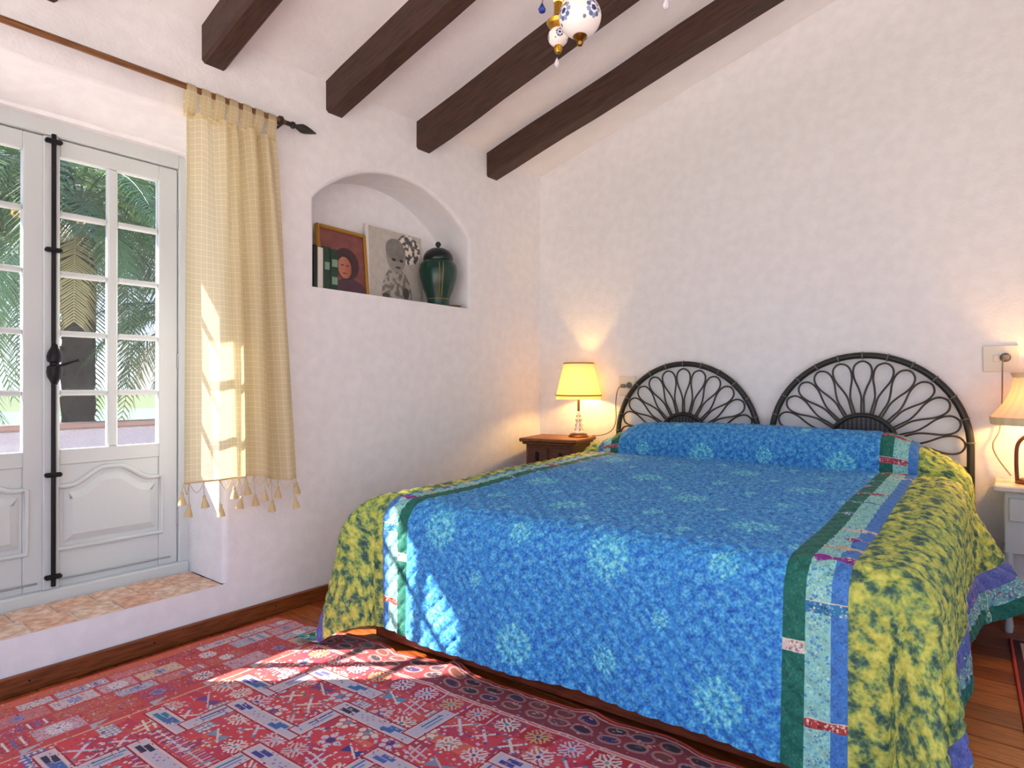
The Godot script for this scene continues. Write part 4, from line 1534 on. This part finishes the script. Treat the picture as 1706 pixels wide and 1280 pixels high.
	# sockets, plugs and cords
	for k in 2:
		var c: Vector3 = [Vector3(0.71, 1.055, 0), Vector3(2.632, 1.182, 0)][k]
		var sz: Vector2 = [Vector2(0.125, 0.13), Vector2(0.132, 0.125)][k]
		var so := thing("wall_socket", ["cream wall socket beside the dark headboard arch above the wooden nightstand", "cream double wall socket above the marble topped nightstand"][k], "socket", c)
		put("plate", bx(Vector3(-sz.x / 2, -sz.y / 2, 0), Vector3(sz.x / 2, sz.y / 2, 0.011), 0.006), "socket_plastic", so)
		put("rocker", bx(Vector3(-0.026, -0.016, 0.011), Vector3(-0.004, 0.018, 0.015), 0.003), "socket_plastic", so)
		put("outlet", lathed([Vector2(0.019, 0), Vector2(0.021, 0.003), Vector2(0.018, 0.004), Vector2(0, 0.004)], 16), "socket_hole", so, Vector3(0.018, 0.004, 0.010), Vector3(PI / 2, 0, 0))
		var pl := thing("power_cord", ["thin beige lamp cord running down to the wooden nightstand", "thin brown lamp cord running down to the marble topped nightstand"][k], "cord", c + Vector3(-0.02 if k == 0 else 0.018, 0.0 if k == 0 else 0.006, 0.014))
		put("plug", bx(Vector3(-0.013, -0.013, 0), Vector3(0.016, 0.013, 0.03), 0.006), "cord_plastic", pl)
		var run := [Vector3(-0.005, 0, 0.03), Vector3(-0.03, -0.03, 0.032), Vector3(-0.05, -0.12, 0.02), Vector3(-0.052, -0.22, 0.012), Vector3(-0.075, -0.29, 0.02), Vector3(-0.13, -0.325, 0.04), Vector3(-0.20, -0.334, 0.07)] if k == 0 else [Vector3(-0.004, 0, 0.03), Vector3(-0.01, -0.04, 0.034), Vector3(-0.012, -0.2, 0.014), Vector3(-0.02, -0.33, 0.014), Vector3(-0.045, -0.40, 0.018), Vector3(-0.03, -0.46, 0.018), Vector3(0.02, -0.54, 0.03)]
		put("cable", tubed(smooth_path(run, 6), 0.0035, 6), "cord_plastic", pl)

func shade_mesh(r0: float, r1: float, y0: float, y1: float, seg: int, rip: float, waves: int, bell: float) -> ArrayMesh:
	# a single sheet of cloth round the lamp; bell > 0 makes the sides flare
	var s := Shape.new()
	var pr := []
	for i in 9:
		var f := i / 8.0
		pr.append(Vector2(lerpf(r0, r1, f if bell <= 0.0 else 1.0 - pow(1.0 - f, 1.9)), lerpf(y0, y1, f)))
	s.lathe(pr, maxi(seg, waves * 6), Transform3D.IDENTITY, rip * 0.35, waves)
	return s.mesh()

# ------------------------------------------------------------------ things in the niche
func build_niche_things():
	var ny := 1.542
	# gilt framed portrait, leaning on the back of the niche
	var pf := thing("picture_frame", "gilt framed reddish portrait print leaning in the niche behind the books", "picture", Vector3(-0.20, ny, 1.56), 0)
	pf.rotation = Vector3(0, PI / 2 + 0.06, 0)
	var tilt := Node3D.new()
	var fw := 0.345
	var fh := 0.385
	var b := 0.022
	tilt.free()
	pf.rotation = Basis.from_euler(Vector3(0, PI / 2 + 0.06, 0)).rotated(Vector3(0, 0, 1), 0.10).get_euler()
	put("print", flat_quad(fw - 0.03, fh - 0.03), "portrait_print", pf, Vector3(0, fh / 2, 0.006))
	put("backing", bx(Vector3(-fw / 2 + 0.01, 0.01, -0.008), Vector3(fw / 2 - 0.01, fh - 0.01, 0.004)), "book_black", pf)
	for q in [[-fw / 2, 0.0, -fw / 2 + b, fh], [fw / 2 - b, 0.0, fw / 2, fh], [-fw / 2 + b, 0.0, fw / 2 - b, b], [-fw / 2 + b, fh - b, fw / 2 - b, fh]]:
		put("moulding", bx(Vector3(q[0], q[1], -0.01), Vector3(q[2], q[3], 0.018), 0.006), "gilt", pf)
	# unframed black and white print on a board
	var bw := thing("photo_board", "black and white photo board of a small child standing in the niche", "picture", Vector3(-0.228, ny, 1.165), 0)
	bw.rotation = Basis.from_euler(Vector3(0, PI / 2 + 0.04, 0)).rotated(Vector3(0, 0, 1), 0.05).get_euler()
	put("board", bx(Vector3(-0.225, 0, -0.006), Vector3(0.225, 0.455, 0.006), 0.002), "white_board", bw)
	put("print", flat_quad(0.43, 0.44), "child_print", bw, Vector3(0.008, 0.2275, 0.0072))
	# books
	var bk := [["book_black", 0.022, 0.215, 0.15, "black"], ["book_white", 0.030, 0.208, 0.15, "white"], ["book_green", 0.040, 0.218, 0.155, "green"], ["book_green", 0.045, 0.212, 0.15, "green"]]
	var lab := ["slim black spined book beside the niche's edge", "white spined book between dark books in the niche", "dark green book with a pale label next to the white one", "dark green book with pale labels standing before the portrait"]
	var z := 1.868
	for i in 4:
		var q = bk[i]
		var w: float = q[1]
		var bo := thing("book", lab[i], "book", Vector3(-0.03, ny, z - w / 2), PI / 2, "books in the niche")
		var h: float = q[2]
		var d: float = q[3]
		put("spine", bx(Vector3(-w / 2, 0, -0.006), Vector3(w / 2, h, 0), 0.002), q[0], bo)
		put("cover", bx(Vector3(-w / 2, 0, -d), Vector3(-w / 2 + 0.003, h, -0.006)), q[0], bo)
		put("cover", bx(Vector3(w / 2 - 0.003, 0, -d), Vector3(w / 2, h, -0.006)), q[0], bo)
		put("pages", bx(Vector3(-w / 2 + 0.003, 0.004, -d + 0.004), Vector3(w / 2 - 0.003, h - 0.004, -0.006)), "book_page", bo)
		if i >= 2:
			for y in ([0.12] if i == 2 else [0.05, 0.14]):
				put("spine_label", bx(Vector3(-w / 2 + 0.006, y - 0.018, 0), Vector3(w / 2 - 0.006, y + 0.02, 0.0008)), "book_label", bo)
		z -= w + 0.003
	# ginger jar
	var jar := thing("ginger_jar", "dark green lidded ginger jar with a gold stripe in the niche", "jar", Vector3(-0.108, ny, 0.93))
	put("body", lathed([Vector2(0, 0), Vector2(0.068, 0), Vector2(0.07, 0.006), Vector2(0.066, 0.02), Vector2(0.072, 0.06), Vector2(0.095, 0.12), Vector2(0.112, 0.18), Vector2(0.118, 0.225), Vector2(0.112, 0.262), Vector2(0.095, 0.285), Vector2(0.07, 0.296), Vector2(0.06, 0.305), Vector2(0, 0.306)], 36), "jar_green", jar)
	put("lid", lathed([Vector2(0.09, 0.288), Vector2(0.094, 0.30), Vector2(0.088, 0.325), Vector2(0.072, 0.348), Vector2(0.045, 0.364), Vector2(0.018, 0.370), Vector2(0, 0.371)], 30), "jar_dark", jar)
	put("lid_knob", lathed([Vector2(0.008, 0.366), Vector2(0.009, 0.376), Vector2(0.017, 0.386), Vector2(0.018, 0.396), Vector2(0.010, 0.408), Vector2(0, 0.411)], 14), "jar_dark", jar)
	for e in [-0.10, 0.10]:
		var st := []
		for q in [Vector2(0.0735, 0.06), Vector2(0.0965, 0.12), Vector2(0.1135, 0.18), Vector2(0.1195, 0.225), Vector2(0.1135, 0.262)]:
			var a: float = -0.62 + e
			st.append(Vector3(q.x * cos(a), q.y, -q.x * sin(a)))
		put("gold_stripe", tubed(smooth_path(st, 4), 0.003, 6), "jar_gold", jar)
	var ringp := []
	for k in 28: ringp.append(Vector3(cos(TAU * k / 28.0) * 0.0685, 0.05, sin(TAU * k / 28.0) * 0.0685))
	put("gold_band", tubed(ringp, 0.003, 6, true), "jar_gold", jar)
	var dish := thing("brass_dish", "low brass dish beside the green jar in the niche", "dish", Vector3(-0.06, ny, 0.835))
	put("bowl", lathed([Vector2(0, 0), Vector2(0.025, 0), Vector2(0.04, 0.008), Vector2(0.044, 0.016), Vector2(0.041, 0.016), Vector2(0.036, 0.009), Vector2(0, 0.004)], 18), "dish_brass", dish)

# ------------------------------------------------------------------ curtain
func build_curtain():
	var rx := 0.075
	var ry := 2.262
	var rod := thing("curtain_rod", "brown wooden curtain rod with a dark spear finial above the garden door", "curtain rod")
	put("rod", tubed([Vector3(rx, ry, 2.09), Vector3(rx, ry, 3.85)], 0.012, 12), "rod_wood", rod)
	var fs := Shape.new()
	fs.lathe([Vector2(0, 0), Vector2(0.021, 0), Vector2(0.022, 0.012), Vector2(0.012, 0.018), Vector2(0.010, 0.028), Vector2(0.011, 0.06), Vector2(0.016, 0.064), Vector2(0.016, 0.074), Vector2(0.009, 0.08), Vector2(0.012, 0.092), Vector2(0.021, 0.115), Vector2(0.020, 0.135), Vector2(0.012, 0.165), Vector2(0.003, 0.192), Vector2(0, 0.195)], 16, Transform3D(Basis(Vector3(1, 0, 0), -PI / 2), Vector3(rx, ry, 2.118)))
	var fo := put("finial", fs.mesh(), "rattan_dark", rod)
	fo.set_meta("label", "dark spear shaped finial")
	for z in [2.105, 3.7]:
		put("bracket", tubed([Vector3(0.0, ry - 0.02, z), Vector3(rx * 0.6, ry - 0.018, z), Vector3(rx, ry - 0.012, z)], 0.006, 8), "rattan_dark", rod)
	var cu := thing("curtain", "sheer cream tab-top curtain with tasselled hem, drawn to the garden door's edge", "curtain")
	var nu := 130
	var nv := 90
	var P := []
	var UV := []
	var yt := 2.165
	for j in nv:
		var fv := float(j) / (nv - 1)
		for i in nu:
			var fu := float(i) / (nu - 1)
			var open_ := smoothstep(0.0, 0.5, fv)
			var z0 := lerpf(2.535, 2.543, fv)
			var z1 := lerpf(2.140, 2.030, pow(fv, 0.8))
			# left part hangs flat, right part is folded
			var fz := lerpf(fu, 0.46 * smoothstep(0.0, 1.0, fu / 0.42) if fu < 0.42 else 0.46 + 0.54 * (fu - 0.42) / 0.58, 0.8)
			var z := lerpf(z0, z1, fz)
			var gather := (1.0 - open_) * 0.016 * sin(fu * TAU * 6.0 + 0.6)
			var fold := 0.0
			if fu > 0.40: fold = (0.036 + 0.010 * sin(fu * 17.0)) * smoothstep(0.40, 0.52, fu) * sin((fu - 0.40) * TAU * 4.2 + 0.4 + 0.7 * fv)
			else: fold = 0.007 * sin(fu * TAU * 4.0 + fv * 2.0)
			fold *= 0.55 + 0.45 * open_
			if fu < 0.05: fold += 0.012 * (1.0 - fu / 0.05)
			var x := rx + gather + fold + 0.012 * fv + 0.004 * sin(fv * 5.0 + fu * 9.0)
			var y := lerpf(yt, 0.665 - 0.03 * smoothstep(0.6, 0.8, fu), fv) + 0.006 * (1.0 - open_) * cos(fu * TAU * 6.0)
			z += 0.006 * cos((fu - 0.40) * TAU * 4.2) * smoothstep(0.40, 0.52, fu)
			P.append(Vector3(x, y, z))
			UV.append(Vector2(fu * 0.75, fv * 1.5) / 0.20)
	put("cloth", grid_mesh(P, nu, nv, UV), "curtain_cloth", cu)
	var hem := []
	for i in range(0, nu, 2): hem.append(P[(nv - 1) * nu + i])
	put("hem_roll", tubed(hem, 0.004, 6), "tassel_thread", cu)
	for k in 7: # tabs looped over the rod
		var want := lerpf(2.512, 2.162, k / 6.0)
		var i := 0
		while i < nu - 1 and P[i].z > want: i += 1
		var top: Vector3 = P[i]
		var zc := top.z
		var R := 0.0155
		var loop := [Vector2(top.x - rx - 0.002, top.y - ry - 0.015), Vector2(R, -0.03), Vector2(R, 0.0)]
		for q in range(1, 8):
			var a := PI * q / 8.0
			loop.append(Vector2(R * cos(a), R * sin(a)))
		loop.append_array([Vector2(-R, 0.0), Vector2(-R, -0.03), Vector2(top.x - rx - 0.004, top.y - ry - 0.015)])
		var TP := []
		var TU := []
		for q in loop.size():
			var edge := absf(q - loop.size() * 0.5) / (loop.size() * 0.5)
			var hw := lerpf(0.015, 0.024, edge * edge)
			for e in [-1, 1]:
				TP.append(Vector3(rx + loop[q].x, ry + loop[q].y, zc + hw * e))
				TU.append(Vector2(0.3 + 0.15 * e, q * 0.1))
		put("tab", grid_mesh(TP, 2, loop.size(), TU), "curtain_cloth", cu)
	# fringe of knotted threads with tassels
	rng.seed = 31
	var tm := lathed([Vector2(0.003, 0.0), Vector2(0.006, -0.004), Vector2(0.007, -0.010), Vector2(0.005, -0.014), Vector2(0.009, -0.022), Vector2(0.014, -0.038), Vector2(0.0165, -0.052), Vector2(0.012, -0.053), Vector2(0, -0.05)], 12)
	var order := 0
	for k in 13:
		var i := int(lerpf(1, nu - 2, k / 12.0))
		var a: Vector3 = P[(nv - 1) * nu + i]
		var drop: float = [0.03, 0.085, 0.055, 0.10, 0.035, 0.08][order % 6]
		order += 1
		var bq := a + Vector3(rng.randf_range(-0.006, 0.012), -drop, rng.randf_range(-0.008, 0.008))
		var str_ := put("tassel_string", tubed([a, a.lerp(bq, 0.5) + Vector3(0.002, 0, 0.003), bq], 0.0016, 5), "tassel_thread", cu)
		var _s := str_
		var to := put("tassel", tm, "tassel_thread", cu, bq)
		to.rotation = Vector3(rng.randf_range(-0.15, 0.15), rng.randf() * TAU, rng.randf_range(-0.15, 0.15))
		if k < 12: # netting between neighbours
			var i2 := int(lerpf(1, nu - 2, (k + 1) / 12.0))
			var c: Vector3 = P[(nv - 1) * nu + i2]
			var mid := a.lerp(c, 0.5) + Vector3(0, -0.045, 0)
			put("netting", tubed([a, a.lerp(mid, 0.5) + Vector3(0, -0.008, 0), mid, c.lerp(mid, 0.5) + Vector3(0, -0.008, 0), c], 0.0014, 5), "tassel_thread", cu)

# ------------------------------------------------------------------ chandelier
func porcelain_ball(r: float) -> ArrayMesh:
	var nu := 33
	var nv := 17
	var P := []
	var UV := []
	for j in nv:
		var a := PI * j / (nv - 1)
		for i in nu:
			var b := TAU * i / (nu - 1)
			P.append(Vector3(r * sin(a) * cos(b), r * 0.92 * cos(a), -r * sin(a) * sin(b)))
			UV.append(Vector2(float(i) / (nu - 1), float(j) / (nv - 1)))
	return grid_mesh(P, nu, nv, UV)

func build_chandelier():
	var c := Vector3(1.79, 2.012, 2.29)
	var ch := thing("chandelier", "brass chandelier with white and blue painted porcelain balls hanging from the beams", "chandelier", c)
	put("centre_ball", porcelain_ball(0.055), "porcelain", ch, Vector3.ZERO, Vector3(0, 0.5, 0))
	put("bottom_cap", lathed([Vector2(0, -0.075), Vector2(0.006, -0.073), Vector2(0.009, -0.066), Vector2(0.006, -0.06), Vector2(0.014, -0.055), Vector2(0.019, -0.05), Vector2(0.016, -0.046), Vector2(0, -0.046)], 16), "brass_dark", ch)
	put("column", lathed([Vector2(0.03, 0.044), Vector2(0.036, 0.05), Vector2(0.034, 0.06), Vector2(0.02, 0.07), Vector2(0.014, 0.09), Vector2(0.024, 0.11), Vector2(0.028, 0.13), Vector2(0.016, 0.15), Vector2(0.010, 0.18), Vector2(0.014, 0.25), Vector2(0.008, 0.28), Vector2(0, 0.285)], 20), "brass", ch)
	var drop := CEIL0 + SLOPE * c.x - c.y
	put("chain", tubed([Vector3(0, 0.28, 0), Vector3(0, drop, 0)], 0.006, 8), "brass_dark", ch)
	put("canopy", lathed([Vector2(0.055, drop + 0.01), Vector2(0.055, drop - 0.01), Vector2(0.02, drop - 0.05), Vector2(0.0, drop - 0.052)], 20), "brass", ch)
	# arms: one to the far side, two to the near sides
	var far := atan2(-0.131, -0.158) # direction in x, z of the far arm
	for k in 3:
		var a := far + TAU * k / 3.0
		var dir := Vector3(cos(a), 0, sin(a))
		var L := 0.205
		var at := dir * L + Vector3(0, 0.062, 0)
		put("arm", tubed(smooth_path([Vector3(0, 0.12, 0), dir * 0.06 + Vector3(0, 0.09, 0), dir * 0.13 + Vector3(0, 0.115, 0), dir * L + Vector3(0, 0.12, 0), at + Vector3(0, 0.02, 0)], 6), 0.0065, 8), "brass", ch)
		put("arm_ball", porcelain_ball(0.030), "porcelain", ch, at, Vector3(0, 1.2 * k, 0))
		put("arm_cap", lathed([Vector2(0, -0.05), Vector2(0.008, -0.046), Vector2(0.012, -0.036), Vector2(0.012, -0.028), Vector2(0.010, -0.024), Vector2(0, -0.024)], 14), "brass", ch, at)
		put("candle_cup", lathed([Vector2(0.012, 0.026), Vector2(0.03, 0.034), Vector2(0.034, 0.044), Vector2(0.012, 0.046), Vector2(0.012, 0.10), Vector2(0, 0.101)], 16), "brass", ch, at)
		put("candle_bulb", lathed([Vector2(0, 0.10), Vector2(0.012, 0.105), Vector2(0.017, 0.125), Vector2(0.013, 0.15), Vector2(0.004, 0.172), Vector2(0, 0.175)], 12), "bulb_glow", ch, at)
		lamp_light(ch, at + Vector3(0, 0.135, 0), 0.05, Color(1.0, 0.74, 0.42))
		put("crystal_drop", lathed([Vector2(0, -0.022), Vector2(0.007, -0.016), Vector2(0.008, -0.008), Vector2(0.003, 0.004), Vector2(0, 0.01)], 8), "crystal", ch, at + dir * 0.012 + Vector3(0, -0.062, 0))
	# blue glass pendant on a fine wire
	var pb := Vector3(1.713, 2.036, 2.351) - c
	put("pendant_wire", tubed([pb + Vector3(0, 0.012, 0), pb + Vector3(0.01, 0.075, -0.01), Vector3(0, 0.12, 0)], 0.0012, 5), "brass_dark", ch)
	put("blue_pendant", lathed([Vector2(0, -0.014), Vector2(0.008, -0.010), Vector2(0.010, -0.003), Vector2(0.006, 0.005), Vector2(0.002, 0.013), Vector2(0, 0.014)], 8), "cobalt_glass", ch, pb)

# ------------------------------------------------------------------ outside
func frond_mesh(L: float, droop: float, n: int, lw: float, ll: float, sd: int, lift := 0.35) -> ArrayMesh:
	# a feather leaf: a tapering midrib along +x that arches over and down, with pairs of narrow leaflets
	var g := RandomNumberGenerator.new()
	g.seed = sd
	var s := Shape.new()
	var pts := []
	var rad := []
	for i in 13:
		var f := i / 12.0
		pts.append(Vector3(L * f * (1.0 - 0.22 * f * droop), L * (lift * f - droop * 0.75 * f * f), 0))
		rad.append(lerpf(0.013, 0.002, f))
	s.tube(pts, rad, 5)
	s.group(-1)
	for i in n:
		var f := lerpf(0.16, 0.99, float(i) / (n - 1))
		var k := f * 12.0
		var b := mini(int(k), 11)
		var p: Vector3 = pts[b].lerp(pts[b + 1], k - b)
		var t: Vector3 = (pts[b + 1] - pts[b]).normalized()
		var up := Vector3(0, 0, 1).cross(t).normalized()
		var len_ := ll * (0.35 + 0.65 * sin(PI * clampf(f * 0.85 + 0.12, 0, 1))) * g.randf_range(0.85, 1.1)
		for e in [-1, 1]:
			var d: Vector3 = (t * 0.55 + Vector3(0, 0, e) * 0.8 + up * g.randf_range(0.0, 0.3) + Vector3(0, -0.25, 0)).normalized()
			var tip: Vector3 = p + d * len_ + Vector3(0, -0.35 * len_ * g.randf_range(0.5, 1.2), 0)
			var mid: Vector3 = p + d * len_ * 0.5
			var w := t * lw
			s.tri(p - w * 0.4, p + w * 0.4, mid + w * 0.5)
			s.tri(p - w * 0.4, mid + w * 0.5, mid - w * 0.5)
			s.tri(mid - w * 0.5, mid + w * 0.5, tip)
	return s.mesh()

func trunk_mesh(pts: Array, r0: float, r1: float, sd: int) -> ArrayMesh:
	# ringed trunk with the stubs of old leaf bases
	var g := RandomNumberGenerator.new()
	g.seed = sd
	var path := smooth_path(pts, 8)
	var s := Shape.new()
	var rad := []
	for i in path.size():
		rad.append(lerpf(r0, r1, float(i) / (path.size() - 1)) * (1.0 + (0.06 if i % 2 else -0.04)))
	s.tube(path, rad, 12)
	for i in range(1, path.size() - 1):
		for k in 7:
			var a := TAU * (k + (0.5 if i % 2 else 0.0)) / 7.0 + g.randf_range(-0.1, 0.1)
			var d := Vector3(cos(a), 0, sin(a))
			var rr: float = rad[i]
			var side := Vector3(-sin(a), 0, cos(a)) * 0.035
			var p: Vector3 = path[i] + d * rr * 0.9
			var tip := p + d * 0.06 + Vector3(0, 0.09, 0)
			s.group(-1)
			s.tri(p - side, p + side, tip)
			s.tri(p + side + Vector3(0, 0.05, 0), p - side + Vector3(0, 0.05, 0), tip)
	return s.mesh()

func palm(label: String, base: Vector3, crown: Vector3, r0: float, r1: float, fronds: Array, count: int, sd: int, lean := Vector3.ZERO):
	var g := RandomNumberGenerator.new()
	g.seed = sd
	var t := thing("palm_tree", label, "palm", base)
	var c := crown - base
	put("trunk", trunk_mesh([Vector3(0, -0.3, 0), c * 0.33 + lean, c * 0.66 + lean * 0.8, c], r0, r1, sd), "palm_bark", t)
	for k in count:
		var a := TAU * k * 0.381966 + g.randf_range(-0.2, 0.2)
		var up := lerpf(0.75, -0.75, float(k) / count) + g.randf_range(-0.12, 0.12)
		var m: String = ["frond_a", "frond_b", "frond_c", "frond_b"][g.randi() % 4]
		if k > count - 5: m = "frond_dry"
		put("frond", fronds[g.randi() % fronds.size()], m, t, c + Vector3(0, 0.05, 0), Vector3(0, a, up))

func build_outside():
	var gl := struct("floor_terrace", bx(Vector3(-5.2, -0.1, -6.0), Vector3(-0.56, 0.10, 12.0)), "terrace_tile", "pale tiled terrace outside the garden door")
	struct("floor_added_patio", bx(Vector3(-0.56, -0.3, ROOM_Z + 0.3), Vector3(11.0, -0.04, 15.0)), "pale_stone", "pale stone patio added to bounce sun in through the front opening")  # added out of view to bounce sunlight onto the ceiling
	struct("floor_added_side_patio", bx(Vector3(ROOM_X + 0.3, -0.3, -8.0), Vector3(11.0, -0.04, ROOM_Z + 0.3)), "pale_stone", "pale stone patio added to bounce sun in through the right opening")  # second added bounce surface, outside the right opening
	var pw := thing("parapet_wall", "white rendered terrace parapet wall seen through the lower door panes", "wall", Vector3(-4.2, 0.10, 0))
	put("wall_body", bx(Vector3(-0.22, 0, -5.8), Vector3(0, 0.55, 11.0), 0.01), "stucco", pw)
	put("coping", bx(Vector3(-0.25, 0.55, -5.8), Vector3(0.03, 0.60, 11.0), 0.01), "coping", pw)
	var fr := []
	for k in 4: fr.append(frond_mesh(1.9 + 0.25 * k, 0.75 + 0.2 * k, 54, 0.022, 0.42, 300 + k))
	var fr2 := []
	for k in 3: fr2.append(frond_mesh(1.2 + 0.15 * k, 0.55 + 0.2 * k, 40, 0.018, 0.36, 330 + k))
	palm("tall palm with a thick dark trunk and dense crown beyond the parapet", Vector3(-5.35, -0.4, 1.30), Vector3(-5.3, 2.95, 1.32), 0.165, 0.15, fr, 50, 3)
	palm("leaning young palm with a thin trunk beyond the parapet", Vector3(-4.75, -0.4, 0.55), Vector3(-4.85, 1.75, 0.20), 0.11, 0.09, fr2, 26, 4, Vector3(0.1, 0, 0.12))
	palm("palm seen through the bolted leaf's outer panes", Vector3(-6.6, -0.4, 2.5), Vector3(-6.7, 3.3, 2.5), 0.16, 0.14, fr, 40, 5)
	palm("far palm behind the tall thick trunked one", Vector3(-9.0, -0.5, 0.2), Vector3(-9.0, 4.3, 0.1), 0.17, 0.15, fr, 40, 6)
	# ground and distant hills
	struct("floor_garden", bx(Vector3(-40, -0.8, -40), Vector3(-5.2, -0.4, 40)), "hill_near", "green garden below the terrace")
	for k in 2:
		var P := []
		var UV := []
		var n := FastNoiseLite.new()
		n.seed = 400 + k
		n.frequency = 0.004
		var dist: float = [420.0, 700.0][k]
		for j in 5:
			for i in 60:
				var a := lerpf(-2.4, 2.4, i / 59.0)
				var hh: float = (0.5 + 0.8 * n.get_noise_2d(a * 400.0, 0.0)) * [14.0, 20.0][k]
				var f := j / 4.0
				var d := dist + 120.0 * (1.0 - f)
				P.append(Vector3(-d * cos(a), -26.0 + hh * (1.0 - f) + [0.0, 4.0][k] * (1.0 - f) - 10.0 * f, -d * sin(a)))
				UV.append(Vector2.ZERO)
		var h := put("hill_ridge", grid_mesh(P, 60, 5, UV), "hill_far")
		tag(h, ["low scrub covered hill ridge behind the parapet", "farthest scrub covered hill ridge on the horizon"][k], "hill")
